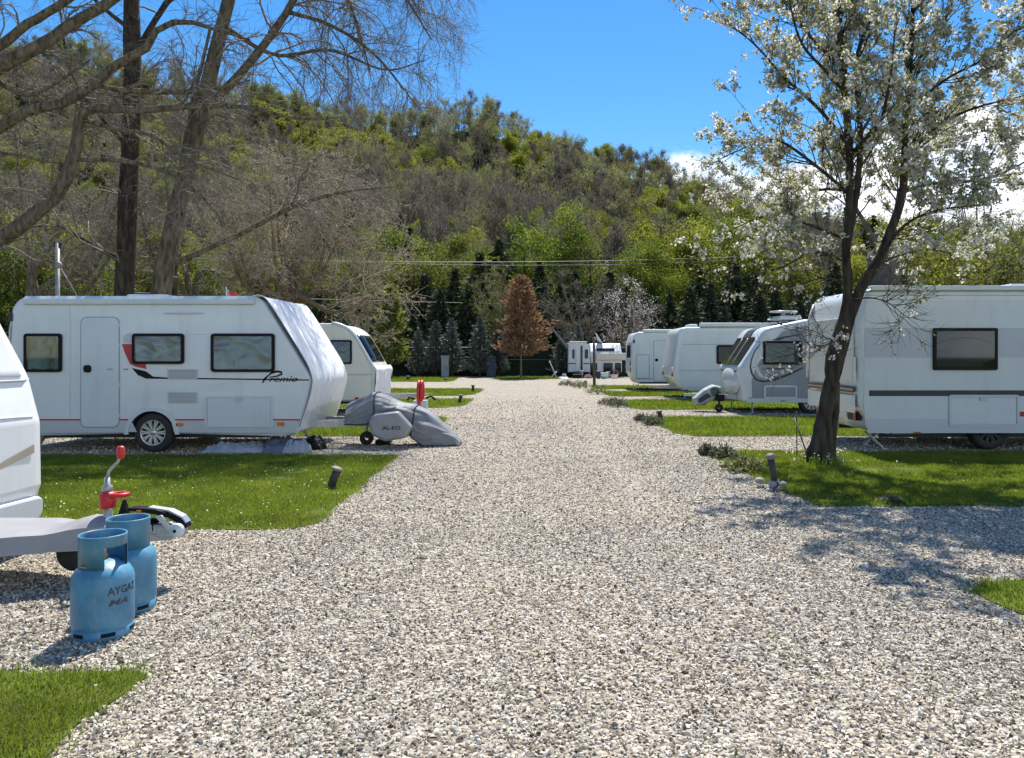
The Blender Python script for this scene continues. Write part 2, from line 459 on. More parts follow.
def wheel(parent, x, y, z, R, w=0.19, rimm=None):
    prof = [(R*0.62,0),(R*0.66,-0.012),(R*0.9,-0.006),(R*0.97,0.02),(R,0.05),(R,w-0.05),(R*0.97,w-0.02),(R*0.9,w),(R*0.62,w)]
    t = Geo().lathe(prof, (x,y,z), 40, 'y').build('wheel', RUBBER, parent)
    g = Geo().lathe([(R*0.66,0.0),(R*0.63,-0.006),(R*0.58,0.01),(R*0.56,0.05)], (x,y,z), 40, 'y', 0)
    g.lathe([(0.0,-0.004),(R*0.14,-0.004),(R*0.17,0.02)], (x,y,z), 24, 'y', 0)
    for k in range(10):
        a = k*math.pi/5
        for da in (-0.11, 0.11):
            c, s = math.cos(a+da), math.sin(a+da); c0, s0 = math.cos(a+da*0.4), math.sin(a+da*0.4)
            g.beam((x+c0*R*0.12,y+0.012,z+s0*R*0.12),(x+c*R*0.6,y+0.008,z+s*R*0.6), 0.026, 0.02, 0, up=(0,1,0))
    g.lathe([(0,0.055),(R*0.62,0.055)], (x,y,z), 32, 'y', 1)
    g.build('rim', [rimm or ALLOY, BLACK], t)
    return t
# ================================================================== camera, sun, sky
cam = bpy.data.cameras.new('camera'); cam.sensor_width = 36; cam.lens = F/1024*36
cam.shift_x = -(VX-512)/1024; cam.shift_y = -(379-VY)/1024
cam.clip_start = 0.05; cam.clip_end = 3000
co = bpy.data.objects.new('camera', cam); co.location = (0,0,H); co.rotation_euler = (math.pi/2,0,0)
COL.objects.link(co); S.camera = co

SUND = nrm(np.array([0.07, 0.61, 1.0]))            # direction towards the sun
EL = math.asin(SUND[2]); AZ = math.atan2(SUND[0], SUND[1])
sun = bpy.data.lights.new('sun', 'SUN'); sun.energy = 4.6; sun.angle = math.radians(0.53); sun.color = (1.0, 0.95, 0.87)
so = bpy.data.objects.new('sun', sun); COL.objects.link(so); so.location = (20, 90, 150)
so.rotation_euler = Vector(-SUND).to_track_quat('-Z', 'Y').to_euler()

W = bpy.data.worlds.new('World'); S.world = W; W.use_nodes = True
nt = W.node_tree; bg = nt.nodes['Background']
sky = node(nt, 'ShaderNodeTexSky', sky_type='NISHITA'); sky.sun_disc = False
sky.sun_elevation = EL; sky.sun_rotation = AZ; sky.air_density = 1.0; sky.dust_density = 0.15; sky.ozone_density = 3.0
hs = node(nt, 'ShaderNodeHueSaturation'); hs.inputs['Saturation'].default_value = 1.36; hs.inputs['Value'].default_value = 1.0
nt.links.new(sky.outputs[0], hs.inputs['Color'])
tc = node(nt, 'ShaderNodeTexCoord'); sp = node(nt, 'ShaderNodeSeparateXYZ'); nt.links.new(tc.outputs['Generated'], sp.inputs[0])
def math_(op, a, b=None, clamp=False):
    n = node(nt, 'ShaderNodeMath', operation=op); n.use_clamp = clamp
    for i, q in enumerate((a, b)):
        if q is None: continue
        if isinstance(q, (int, float)): n.inputs[i].default_value = q
        else: nt.links.new(q, n.inputs[i])
    return n.outputs[0]
x, y, z = sp.outputs
flat = math_('SQRT', math_('ADD', math_('MULTIPLY', x, x), math_('MULTIPLY', y, y)))
el = math_('DIVIDE', z, flat); az = math_('ARCTAN2', x, y)
cmb = node(nt, 'ShaderNodeCombineXYZ'); nt.links.new(math_('MULTIPLY', az, 1.0), cmb.inputs[0]); nt.links.new(math_('MULTIPLY', el, 1.5), cmb.inputs[1])
n1 = node(nt, 'ShaderNodeTexNoise'); n1.inputs['Scale'].default_value = 6.5; n1.inputs['Detail'].default_value = 9; n1.inputs['Roughness'].default_value = 0.55
nt.links.new(cmb.outputs[0], n1.inputs['Vector'])
# cumulus bank low in the sky: thick near the horizon, billowing tops, more to the east
top = math_('ADD', 0.238, math_('MULTIPLY', math_('SUBTRACT', az, 0.13), 0.15))
den = math_('ADD', math_('MULTIPLY', math_('SUBTRACT', top, el), 3.2), math_('MULTIPLY', math_('SUBTRACT', n1.outputs['Fac'], 0.50), 1.1))
side = math_('MULTIPLY', math_('SUBTRACT', az, 0.085), 12.0, True)
cov = node(nt, 'ShaderNodeMapRange', interpolation_type='SMOOTHSTEP'); cov.inputs['From Min'].default_value = 0.0; cov.inputs['From Max'].default_value = 0.16
nt.links.new(den, cov.inputs['Value'])
mask = math_('MULTIPLY', cov.outputs[0], side)
n2 = node(nt, 'ShaderNodeTexNoise'); n2.inputs['Scale'].default_value = 11; n2.inputs['Detail'].default_value = 6
nt.links.new(cmb.outputs[0], n2.inputs['Vector'])
shade = node(nt, 'ShaderNodeMapRange'); shade.inputs['From Min'].default_value = 0.30; shade.inputs['From Max'].default_value = 0.62
shade.inputs['To Min'].default_value = 0.0; shade.inputs['To Max'].default_value = 1.0
nt.links.new(n2.outputs['Fac'], shade.inputs['Value'])
cr = node(nt, 'ShaderNodeMixRGB'); cr.inputs['Color1'].default_value = (5.4,6.4,8.2,1); cr.inputs['Color2'].default_value = (9.2,9.3,9.5,1)
nt.links.new(shade.outputs[0], cr.inputs['Fac'])
mx = node(nt, 'ShaderNodeMixRGB'); nt.links.new(mask, mx.inputs['Fac']); nt.links.new(hs.outputs[0], mx.inputs['Color1']); nt.links.new(cr.outputs[0], mx.inputs['Color2'])
nt.links.new(mx.outputs[0], bg.inputs['Color']); bg.inputs['Strength'].default_value = 0.092

S.render.engine = 'CYCLES'
S.view_settings.view_transform = 'Standard'; S.view_settings.look = 'None'; S.view_settings.gamma = 1.0
S.view_settings.use_curve_mapping = False; S.view_settings.exposure = 0.88
S.cycles.max_bounces = 6; S.cycles.diffuse_bounces = 3; S.cycles.transparent_max_bounces = 10; S.cycles.transmission_bounces = 4
S.cycles.use_denoising = True
try: S.cycles.denoiser = 'OPENIMAGEDENOISE'
except Exception: pass
S.cycles.caustics_reflective = False; S.cycles.caustics_refractive = False
S.cycles.sample_clamp_indirect = 6

# ================================================================== ground sheets
XL, XR = -2.0, 2.92                                    # edges of the gravel road
def gravel_material():
    m = bpy.data.materials.new('gravel'); m.use_nodes = True; nt = m.node_tree; b = nt.nodes['Principled BSDF']
    b.inputs['Roughness'].default_value = 0.9; b.inputs['Specular IOR Level'].default_value = 0.2
    tc = node(nt, 'ShaderNodeNewGeometry')
    v = node(nt, 'ShaderNodeTexVoronoi'); v.inputs['Scale'].default_value = 38
    nt.links.new(tc.outputs['Position'], v.inputs['Vector'])
    sp = node(nt, 'ShaderNodeSeparateXYZ'); nt.links.new(v.outputs['Color'], sp.inputs[0])
    rp = node(nt, 'ShaderNodeValToRGB'); el = rp.color_ramp.elements
    cols = [(0.10,0.09,0.075),(0.25,0.22,0.18),(0.37,0.335,0.28),(0.45,0.415,0.355),(0.57,0.54,0.48)]
    while len(el) < len(cols): el.new(0.5)
    for i, c in enumerate(cols): el[i].position = [0,0.2,0.45,0.75,1][i]; el[i].color = (*c,1)
    nt.links.new(sp.outputs[0], rp.inputs['Fac'])
    n = node(nt, 'ShaderNodeTexNoise'); n.inputs['Scale'].default_value = 0.35; n.inputs['Detail'].default_value = 4
    nt.links.new(tc.outputs['Position'], n.inputs['Vector'])
    r2 = node(nt, 'ShaderNodeValToRGB'); r2.color_ramp.elements[0].position = 0.35; r2.color_ramp.elements[1].position = 0.65
    r2.color_ramp.elements[0].color = (0.86,0.85,0.84,1); r2.color_ramp.elements[1].color = (0.96,0.91,0.83,1)
    nt.links.new(n.outputs['Fac'], r2.inputs['Fac'])
    mx = node(nt, 'ShaderNodeMixRGB', blend_type='MULTIPLY'); mx.inputs['Fac'].default_value = 1
    nt.links.new(rp.outputs[0], mx.inputs['Color1']); nt.links.new(r2.outputs[0], mx.inputs['Color2'])
    nt.links.new(mx.outputs[0], b.inputs['Base Color'])
    bp = node(nt, 'ShaderNodeBump'); bp.inputs['Strength'].default_value = 0.8; bp.inputs['Distance'].default_value = 0.03; bp.invert = True
    nt.links.new(v.outputs['Distance'], bp.inputs['Height']); nt.links.new(bp.outputs[0], b.inputs['Normal'])
    return m
GRAVEL = gravel_material()
SOIL = mat('soil_and_litter', (0.06,0.062,0.026), 0.95, 0.5, 0.4, bump=0.6, bscale=3, spec=0.0)
LAWN = mat('lawn_base', (0.085,0.105,0.022), 0.95, 0.45, 2.5, bump=0.5, bscale=60, spec=0.05)

def sheet(name, poly, zz, m, jit=0.0):
    g = Geo(); P = []
    n = len(poly)
    for i in range(n):
        a = np.array(poly[i]); b = np.array(poly[(i+1) % n])
        k = max(1, int(np.linalg.norm(b-a)/0.25)) if jit else 1
        for t in range(k):
            q = a+(b-a)*t/k
            P.append(q + (np.array([mnoise.noise(Vector((q[0]*1.7,q[1]*1.7,1))), mnoise.noise(Vector((q[0]*1.7,q[1]*1.7,9)))])*jit if jit else 0))
    P = np.array(P)
    g.add(np.column_stack([P, np.full(len(P), zz)]), np.arange(len(P))[None,:])
    return tag(g.build(name, m), kind='structure'), P

Geo().add([(-1500,-300,0),(1500,-300,0),(1500,2500,0),(-1500,2500,0)], (0,1,2,3)).build('ground', SOIL)
tag(bpy.data.objects['ground'], kind='structure')
sheet('gravel_road', [(-30,-8),(40,-8),(40,56),(-30,56)], 0.004, GRAVEL)

LAWNS = []
def lawn(poly, jit=0.10):
    o, P = sheet('lawn', poly, 0.012, LAWN, jit); LAWNS.append(P)
lawn([(-16,7.0),(-2.15,7.0),(-2.0,7.25),(XL-0.05,12.12),(-16,12.12)])
lawn([(-16,-6),(XL-0.1,-6),(-1.90,3.80),(-1.97,3.88),(-16,3.90)])
lawn([(XR+0.08,-6),(20,-6),(20,5.40),(3.15,5.40),(2.99,5.2)])
lawn([(3.05,8.05),(2.95,8.5),(2.86,12.3),(3.0,12.57),(24,12.57),(24,8.05)])
lawn([(-16,14.9),(-2.3,14.9),(-2.02,15.6),(-2.02,19.0),(-2.2,19.5),(-16,19.5)])
lawn([(-18,22.8),(-2.5,22.8),(-2.05,23.8),(-1.98,27.0),(-2.1,27.4),(-18,27.4)])
lawn([(-18,29.3),(-2.6,29.3),(-2.15,30.5),(-2.1,34.6),(-2.4,35.2),(-18,35.2)])
lawn([(-24,44),(-4.8,44),(-4.5,45.5),(-4.9,53),(-24,53)])
lawn([(3.2,14.9),(2.9,15.5),(2.92,19.2),(3.1,19.5),(24,19.5),(24,14.9)])
lawn([(3.2,22.0),(2.95,22.6),(2.95,26.4),(3.2,26.8),(26,26.8),(26,22.0)])
lawn([(3.3,28.9),(3.0,29.4),(3.0,32.5),(3.2,32.8),(28,32.8),(28,28.9)])
lawn([(3.3,34.8),(3.0,35.4),(3.0,38.2),(3.3,38.6),(28,38.6),(28,34.8)])
lawn([(-2.4,49.3),(2.0,49.3),(2.4,54.5),(-2.4,54.5)])

def inside(P, poly):
    x, y = P[:,0], P[:,1]; r = np.zeros(len(P), bool); n = len(poly); j = n-1
    for i in range(n):
        xi, yi = poly[i]; xj, yj = poly[j]
        c = ((yi > y) != (yj > y))
        with np.errstate(divide='ignore', invalid='ignore'):
            r ^= c & (x < (xj-xi)*(y-yi)/(yj-yi)+xi)
        j = i
    return r

# ------------------------------------------------------------------ loose stones
def stones(lo, hi, dens, s_lo, s_hi, rng):
    x0, x1 = -0.69*hi-1.0, 0.65*hi+1.0
    n = int((hi-lo)*(x1-x0)*dens)
    P = np.column_stack([rng.uniform(x0, x1, n), rng.uniform(lo, hi, n)])
    P = P[(P[:,0] > -0.72*P[:,1]-0.9) & (P[:,0] < 0.68*P[:,1]+0.9)]
    k = np.zeros(len(P), bool)
    for L in LAWNS: k |= inside(P, L)
    k &= rng.uniform(0,1,len(P)) > 0.012
    k |= rng.uniform(0,1,len(P)) < np.clip((P[:,1]-5.0)/25.0, 0, 1)**0.8
    wn = np.array([mnoise.noise(Vector((p[0]*0.6, p[1]*0.25, 5))) for p in P])
    for xc in (-0.45, 1.25): k |= rng.uniform(0,1,len(P)) < 0.55*np.exp(-((P[:,0]-xc-0.15*wn)/0.30)**2)*np.clip(0.5+1.2*wn, 0, 1)
    P = P[~k]
    n = len(P)
    big = np.where(rng.uniform(0,1,n) < 0.06, 1.45, 1.0)
    s = s_lo + (s_hi-s_lo)*rng.uniform(0,1,n)**1.8
    s *= big
    oct_ = np.array([(1,0,0),(0,1,0),(-1,0,0),(0,-1,0),(0,0,1),(0,0,-1)], float)
    V = oct_[None]*np.stack([s*rng.uniform(0.75,1.35,n), s*rng.uniform(0.65,1.1,n), s*rng.uniform(0.40,0.72,n)], -1)[:,None,:]
    V = V + rng.normal(size=V.shape)*s[:,None,None]*0.22
    q = nrm(rng.normal(size=(n,4))*np.array([1,0.45,0.45,1]))
    w, a, b, c = q.T
    R = np.stack([np.stack([1-2*(b*b+c*c),2*(a*b-c*w),2*(a*c+b*w)],-1), np.stack([2*(a*b+c*w),1-2*(a*a+c*c),2*(b*c-a*w)],-1), np.stack([2*(a*c-b*w),2*(b*c+a*w),1-2*(a*a+b*b)],-1)],1)
    V = np.einsum('nij,nkj->nki', R, V)
    V[:,:,0] += P[:,0,None]; V[:,:,1] += P[:,1,None]; V[:,:,2] += 0.004 + (s*rng.uniform(0.0,0.5,n))[:,None]
    f0 = np.array([(0,1,4),(1,2,4),(2,3,4),(3,0,4),(1,0,5),(2,1,5),(3,2,5),(0,3,5)])
    f = (np.arange(n)[:,None,None]*6+f0[None]).reshape(-1,3)
    return V.reshape(-1,3), f, np.repeat(rng.uniform(0,1,n), 6)

STONE = rnd_mat('loose_stone', [(0.09,0.08,0.068),(0.25,0.205,0.152),(0.39,0.338,0.262),(0.475,0.42,0.338),(0.54,0.488,0.402),(0.61,0.565,0.485),(0.76,0.73,0.66)], 0, 0.9, patch=0.16, pscale=0.33, spec=0.15)
g = Geo()
for lo, hi, de, a, b in ((2.4,4.6,4000,0.0058,0.0130),(4.6,7.5,3000,0.0062,0.0132),(7.5,12,1700,0.007,0.0145),(12,20,800,0.009,0.017),(20,34,380,0.012,0.020)):
    v, f, r = stones(lo, hi, de, a, b, RNG); g.add(v, f, 0, False, r)
tag(g.build('gravel_stones', STONE), 'pale crushed stone lying loose over the road and pitches', 'gravel', kind='stuff')

# ------------------------------------------------------------------ grass blades
GRASS = rnd_mat('grass_blade', [(0.105,0.155,0.018),(0.15,0.205,0.025),(0.19,0.24,0.036),(0.24,0.26,0.075)], 0.5, 0.6, patch=0.28, pscale=1.3, tcol=(1.15,1.2,0.5))
def grass(name, polys, dens, h, w, rng, label):
    g = Geo()
    for poly in polys:
        lo, hi = poly.min(0), poly.max(0)
        lo = np.maximum(lo, [-0.72*hi[1]-1, 1.8]); hi = np.minimum(hi, [0.68*hi[1]+1, 60])
        if (hi <= lo).any(): continue
        n = int((hi[0]-lo[0])*(hi[1]-lo[1])*dens)
        P = rng.uniform(lo, hi, (n,2)); P = P[inside(P, poly)]; n = len(P)
        # a few stragglers past the edge
        P = P + rng.normal(size=P.shape)*0.05
        pn = np.array([mnoise.noise(Vector((p[0]*0.8,p[1]*0.8,12)))+0.5*mnoise.noise(Vector((p[0]*3,p[1]*3,15))) for p in P]); P = P[pn+rng.normal(size=n)*0.12 > -0.55] if len(P) else P
        n = len(P)
        a = rng.uniform(0, 2*math.pi, n); hh = h*rng.uniform(0.5,1.35,n)
        cl = np.array([mnoise.noise(Vector((p[0]*2.2,p[1]*2.2,3))) for p in P])
        hh *= 1+0.55*cl
        d = np.column_stack([np.cos(a), np.sin(a), np.zeros(n)])*(w*rng.uniform(0.6,1.3,n))[:,None]
        b = np.column_stack([P, np.full(n, 0.01)])
        le = rng.normal(size=(n,2))*(hh*0.38)[:,None]
        tip = b + np.column_stack([le, hh])
        V = np.stack([b-d, b+d, tip], 1).reshape(-1,3)
        g.add(V, np.arange(3*n).reshape(-1,3), 0, False, np.repeat(np.clip(rng.uniform(0,1,n)*0.85+0.25*cl,0,1), 3))
    return tag(g.build(name, GRASS), label, 'grass', kind='stuff')
grass('grass', LAWNS[0:1], 4600, 0.034, 0.0042, RNG, 'short daisy dotted grass on the lawn before the bow fronted caravan')
grass('grass', LAWNS[1:2], 9000, 0.034, 0.0030, RNG, 'short grass corner beside the blue gas bottles')
grass('grass', LAWNS[2:4], 4200, 0.038, 0.0044, RNG, 'short grass under the blossoming tree')
grass('grass', [LAWNS[4], LAWNS[8]], 900, 0.055, 0.009, RNG, 'strips of short grass between the gravel pitches')
grass('grass', [LAWNS[5], LAWNS[6], LAWNS[9], LAWNS[10], LAWNS[11]], 380, 0.06, 0.014, RNG, 'far strips of short grass between pitches')
grass('grass', [LAWNS[7], LAWNS[12]], 160, 0.08, 0.02, RNG, 'farthest grass before the hedge')

DAISY = mat('daisy_white', (0.55,0.56,0.45), 0.7, 0.2)
def daisies(poly, n, seed, label, lo, hi, size=0.009):
    rng = np.random.default_rng(seed); P = rng.uniform(lo, hi, (n,2)); P = P[inside(P, poly)]
    cl = np.array([mnoise.noise(Vector((p[0]*0.9,p[1]*0.9,seed))) for p in P]); P = P[cl+rng.normal(size=len(P))*0.25 > -0.05]
    n = len(P); a = np.arange(6)/6*2*math.pi
    s = size*rng.uniform(0.6,1.3,n)
    C = np.column_stack([P, 0.045+rng.uniform(-0.01,0.02,n)])
    ti = rng.normal(size=(n,2))*0.4
    V = C[:,None,:]+np.stack([np.cos(a)[None]*s[:,None], np.sin(a)[None]*s[:,None], (np.cos(a)[None]*ti[:,:1]+np.sin(a)[None]*ti[:,1:])*s[:,None]], -1)
    g = Geo().add(V.reshape(-1,3), (np.arange(n)[:,None]*6+np.arange(6)[None,:]))
    tag(g.build('daisies', DAISY), label, 'daisies', kind='stuff')
daisies(LAWNS[0], 1900, 3, 'scattered white daisies in the lawn before the bow fronted caravan', (-9.5,7.0), (-1.9,12.1), 0.0068)
daisies(LAWNS[1], 60, 5, 'few white petals in the grass corner by the gas bottles', (-4.2,2.4), (-1.9,4.0), 0.006)
daisies(LAWNS[3], 260, 6, 'fallen white petals in the grass under the blossoming tree', (2.9,8), (9,12.5), 0.009)

# ================================================================== hill
RIDGE_PX = np.array([(-700,-120),(-300,-30),(-100,27),(0,55),(60,66),(130,80),(250,98),(330,110),(400,119),(450,126),(500,136),(560,158),(640,178),(700,199),(745,218),(800,236),(850,262),(900,290),(1024,325),(1300,345)], float)
YB, YR = 74.0, 235.0
RX = (RIDGE_PX[:,0]-VX)/F*YR; RZ = H-(RIDGE_PX[:,1]-VY)/F*YR
def hill_z(x, y):
    zr = np.interp(x, RX, RZ)-3.0
    t = np.clip((y-YB)/(YR-YB), 0, 1.6)
    up = np.where(t < 1, t**1.12*(1-0.12*np.sin(math.pi*np.clip(t,0,1))), 1-0.5*(t-1)**1.3)
    w = 3.0*np.sin(x*0.045+1.3)*np.sin(y*0.035)+1.6*np.sin(x*0.11+y*0.07)
    return np.maximum(zr*up + w*np.clip(t*2,0,1)*np.clip(zr/25,0,1), 0)
xs = np.linspace(-420, 320, 150); ys = np.linspace(YB-2, 300, 70)
XX, YY = np.meshgrid(xs, ys); ZZ = hill_z(XX, YY); ZZ = np.where(YY < YB, -0.5, ZZ-0.02)
i = (np.arange(149)[None,:]+np.arange(69)[:,None]*150).ravel()
FORFLOOR = mat('forest_floor', (0.035,0.036,0.018), 1.0, 0.5, 0.15, bump=0.5, bscale=1.0, spec=0.0)
tag(Geo().add(np.stack([XX,YY,ZZ],-1).reshape(-1,3), np.column_stack([i,i+1,i+151,i+150]), 0, True).build('hill', FORFLOOR), kind='structure')
# ================================================================== trees
BUD = rnd_mat('bud', [(0.26,0.21,0.15),(0.36,0.31,0.22),(0.42,0.38,0.25)], 0.3, 0.8)
PETAL = rnd_mat('petal', [(0.60,0.58,0.48),(0.72,0.70,0.65),(0.80,0.79,0.77)], 0.58, 0.7)
YLEAF = rnd_mat('young_leaf', [(0.16,0.195,0.035),(0.25,0.275,0.06),(0.36,0.36,0.11)], 0.5, 0.6)
FRESH = rnd_mat('fresh_leaf', [(0.055,0.088,0.010),(0.105,0.15,0.018),(0.20,0.245,0.032)], 0.6, 0.6, tcol=(1.25,1.25,1.0))
OLIVE = rnd_mat('olive_leaf', [(0.062,0.082,0.015),(0.11,0.132,0.026),(0.19,0.21,0.046)], 0.6, 0.6, tcol=(1.25,1.25,1.0))
YELLOWG = rnd_mat('yellow_green_leaf', [(0.085,0.108,0.011),(0.155,0.178,0.020),(0.28,0.29,0.042)], 0.6, 0.6, tcol=(1.25,1.25,1.0))
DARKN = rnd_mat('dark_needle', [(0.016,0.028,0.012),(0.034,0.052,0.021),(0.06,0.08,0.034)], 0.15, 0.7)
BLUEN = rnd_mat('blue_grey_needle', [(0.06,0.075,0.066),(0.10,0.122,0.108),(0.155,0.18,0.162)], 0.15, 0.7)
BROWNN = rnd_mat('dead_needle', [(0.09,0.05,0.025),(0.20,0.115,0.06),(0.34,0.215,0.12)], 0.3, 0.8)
GREYTW = rnd_mat('bare_twig', [(0.13,0.112,0.09),(0.205,0.178,0.145),(0.29,0.255,0.205)], 0.0, 0.9)
GREYBUD = rnd_mat('bare_crown', [(0.125,0.112,0.075),(0.19,0.172,0.115),(0.25,0.23,0.15)], 0.45, 0.9)
TANTW = rnd_mat('tan_twig', [(0.20,0.16,0.11),(0.32,0.265,0.185),(0.44,0.38,0.27)], 0.0, 0.9)

def limb(pts, d, rng, n=24):
    """pts: (px, py, radius[, depth offset])"""
    P = [(X(p[0], d+(p[3] if len(p) > 3 else 0)), d+(p[3] if len(p) > 3 else 0), Z(p[1], d+(p[3] if len(p) > 3 else 0))) for p in pts]
    return resample(P, [p[2] for p in pts], n)

def gnarl(g, P, R, k=0.16):
    V = g.v[-1].reshape(P.shape[0], P.shape[1], -1, 3); c = P[:,:,None,:]
    for a in range(V.shape[0]):
        for b in range(V.shape[1]):
            for e in range(V.shape[2]):
                p = V[a,b,e]; q = 1.0/max(R[a,b], 0.03)
                f = 1+k*mnoise.noise(Vector(p*q*0.55))+k*0.7*mnoise.noise(Vector(p*q*1.6))
                V[a,b,e] = P[a,b]+(p-P[a,b])*f
    g.v[-1] = V.reshape(-1,3)

def rough(P, R, rng, a=0.06):
    return P, R*(1+rng.normal(size=R.shape)*a)

def big_tree(name, label, limbs, levels, rng, bark, twig, group=None, base=None, buds=None, root_z=0.0):
    ls = [np.stack([l[0] for l in limbs]), np.stack([l[1] for l in limbs])]
    base = base if base is not None else limbs[0][0][0]
    t = thing(name, (base[0], base[1], root_z), label, 'tree', group)
    g = Geo(); tubes(g, *rough(ls[0], ls[1], rng, 0.004), 12); gnarl(g, ls[0], ls[1]); g.build('trunk', bark, t)
    g = Geo(); P, R = ls; last = None
    for lv in levels:
        lv = dict(lv); sides = lv.pop('sides', 4)
        P, R = spawn(P, R, rng=rng, **lv)
        tubes(g, P, R, sides, 0, True, rng.uniform(0,1,len(P)))
        if last is not None: pass
        last = (P, R)
    g.build('twigs', twig, t)
    if buds: buds(t, P, rng)
    return t, P

r1 = np.random.default_rng(11)
dB = 17.2
# tree A: dark straight trunk behind the left caravan
A = [limb([(121,428,.25),(123,330,.21),(127,230,.20),(132,120,.185),(132,10,.17),(129,-120,.14),(135,-260,.10)], dB, r1),
     limb([(132,60,.07),(165,5,.06),(215,-60,.05),(270,-90,.03)], dB, r1),
     limb([(131,150,.05),(95,110,.04),(70,70,.03),(60,10,.02)], dB, r1),
     limb([(130,-60,.09),(70,-130,.07),(10,-120,.04),(-40,-60,.02)], dB, r1),
     limb([(130,-40,.08),(190,-120,.06),(260,-160,.045),(340,-110,.03)], dB, r1),
     limb([(128,262,.045),(105,252,.05),(80,238,.045),(58,226,.03),(30,226,.02)], dB, r1),
     limb([(131,30,.05),(95,0,.04),(50,-50,.03),(0,-70,.02)], dB, r1)]
lv = [dict(k=15, length=(0.8,2.4), N2=9, spread=0.9, bias=(0,0,0.12), wig=0.22, rr=0.45, rmin=0.010, rmax=0.03, sag=0.25),
      dict(k=9, length=(0.4,1.2), N2=6, spread=0.8, bias=(0,0,0.0), wig=0.25, rr=0.6, rmin=0.005, sag=0.3, sides=3),
      dict(k=5, length=(0.18,0.6), N2=4, spread=0.8, bias=(0,0,0.0), wig=0.25, rr=0.6, rmin=0.0035, sag=0.3, sides=3)]
big_tree('bare_tree', 'tall dark straight bare trunk rising behind the Premio caravan', A, lv, r1, BARKD, GREYTW)
B = [limb([(149,428,.28),(156,330,.235),(166,260,.20),(182,190,.185),(200,120,.165),(216,50,.15),(240,-40,.13),(285,-160,.09)], dB, r1),
     limb([(163,268,.06),(205,250,.065),(250,229,.055),(300,204,.045),(350,191,.03),(396,187,.012)], dB, r1),
     limb([(202,112,.10),(240,74,.09),(285,15,.08),(318,-50,.06),(370,-130,.04)], dB, r1),
     limb([(243,-45,.09),(300,-110,.07),(370,-115,.05),(440,-50,.02)], dB, r1),
     limb([(288,12,.05),(330,25,.04),(375,55,.03),(420,110,.012)], dB, r1),
     limb([(222,25,.05),(275,55,.045),(330,50,.035),(385,70,.02),(425,60,.012)], dB, r1),
     limb([(176,212,.05),(184,150,.055),(196,90,.045),(210,30,.03)], dB, r1),
     limb([(318,-50,.05),(370,-40,.04),(400,-10,.03),(432,40,.012)], dB, r1),
     limb([(260,-80,.06),(310,-60,.05),(345,-10,.035),(370,70,.015)], dB, r1),
     limb([(300,-100,.06),(360,-90,.05),(400,-60,.03),(445,-10,.012)], dB, r1)]
lvB = [dict(k=18, length=(0.8,2.5), N2=9, spread=0.9, bias=(0.05,0,0.0), wig=0.2, rr=0.45, rmin=0.010, rmax=0.03, sag=0.35),
       dict(k=10, length=(0.4,1.2), N2=6, spread=0.8, bias=(0,0,-0.05), wig=0.22, rr=0.6, rmin=0.005, sag=0.35, sides=3),
       dict(k=5, length=(0.18,0.6), N2=4, spread=0.8, bias=(0,0,0.0), wig=0.25, rr=0.6, rmin=0.0035, sag=0.3, sides=3)]
big_tree('bare_tree', 'bare tree leaning right behind the Premio caravan with one long low branch', B, lvB, r1, BARK, GREYTW)
# tree C stands outside the frame to the left; its heavy limbs arch in
dC = 15.4
C = [limb([(-190,424,.36),(-180,330,.31),(-150,290,.27),(-70,262,.21),(0,238,.185),(35,214,.165),(60,190,.15),(74,155,.13),(80,115,.115)], dC, r1),
     limb([(79,120,.10),(92,109,.10),(140,110,.08),(200,106,.07),(250,108,.055),(300,119,.035),(345,117,.015)], dC, r1),
     limb([(-185,330,.22),(-110,190,.20),(-50,150,.17),(0,127,.135),(30,110,.125),(65,102,.12),(95,82,.115),(120,62,.10),(145,50,.09),(157,30,.075),(182,21,.06),(214,29,.045),(250,40,.02)], dC, r1, 30),
     limb([(-180,280,.2),(-120,150,.18),(-50,95,.17),(0,66,.16),(42,45,.14),(82,17,.12),(116,-2,.11),(170,-50,.08),(230,-80,.05)], dC, r1),
     limb([(-120,150,.15),(-50,80,.13),(0,46,.105),(28,24,.10),(70,-2,.09),(120,-50,.06)], dC, r1),
     limb([(94,84,.055),(120,90,.065),(176,92,.06),(215,89,.045),(250,80,.02)], dC, r1),
     limb([(78,160,.045),(110,160,.055),(145,165,.05),(180,179,.04),(205,200,.03),(222,220,.015)], dC, r1),
     limb([(84,120,.05),(120,130,.05),(150,135,.045),(190,160,.035),(240,180,.015)], dC, r1),
     limb([(-40,245,.06),(-15,162,.05),(10,154,.04),(40,160,.03),(70,165,.015)], dC, r1),
     limb([(-20,70,.06),(25,95,.05),(60,80,.03),(90,60,.02)], dC, r1)]
lvC = [dict(k=11, length=(0.5,1.9), N2=9, spread=0.9, bias=(0.1,0,0.1), wig=0.22, rr=0.4, rmin=0.009, rmax=0.026, sag=0.2, s0=0.3),
       dict(k=8, length=(0.3,1.0), N2=6, spread=0.8, bias=(0,0,0.0), wig=0.25, rr=0.6, rmin=0.005, sag=0.25, sides=3),
       dict(k=4, length=(0.15,0.5), N2=4, spread=0.8, bias=(0,0,0.0), wig=0.25, rr=0.6, rmin=0.0032, sag=0.3, sides=3)]
r1 = np.random.default_rng(12)
lst = [(resample(p, q*0.85, 30)) for p, q in C]
big_tree('bare_tree', 'bare tree with heavy mossy limbs arching in from the left edge', lst, lvC, r1, BARK, GREYTW)

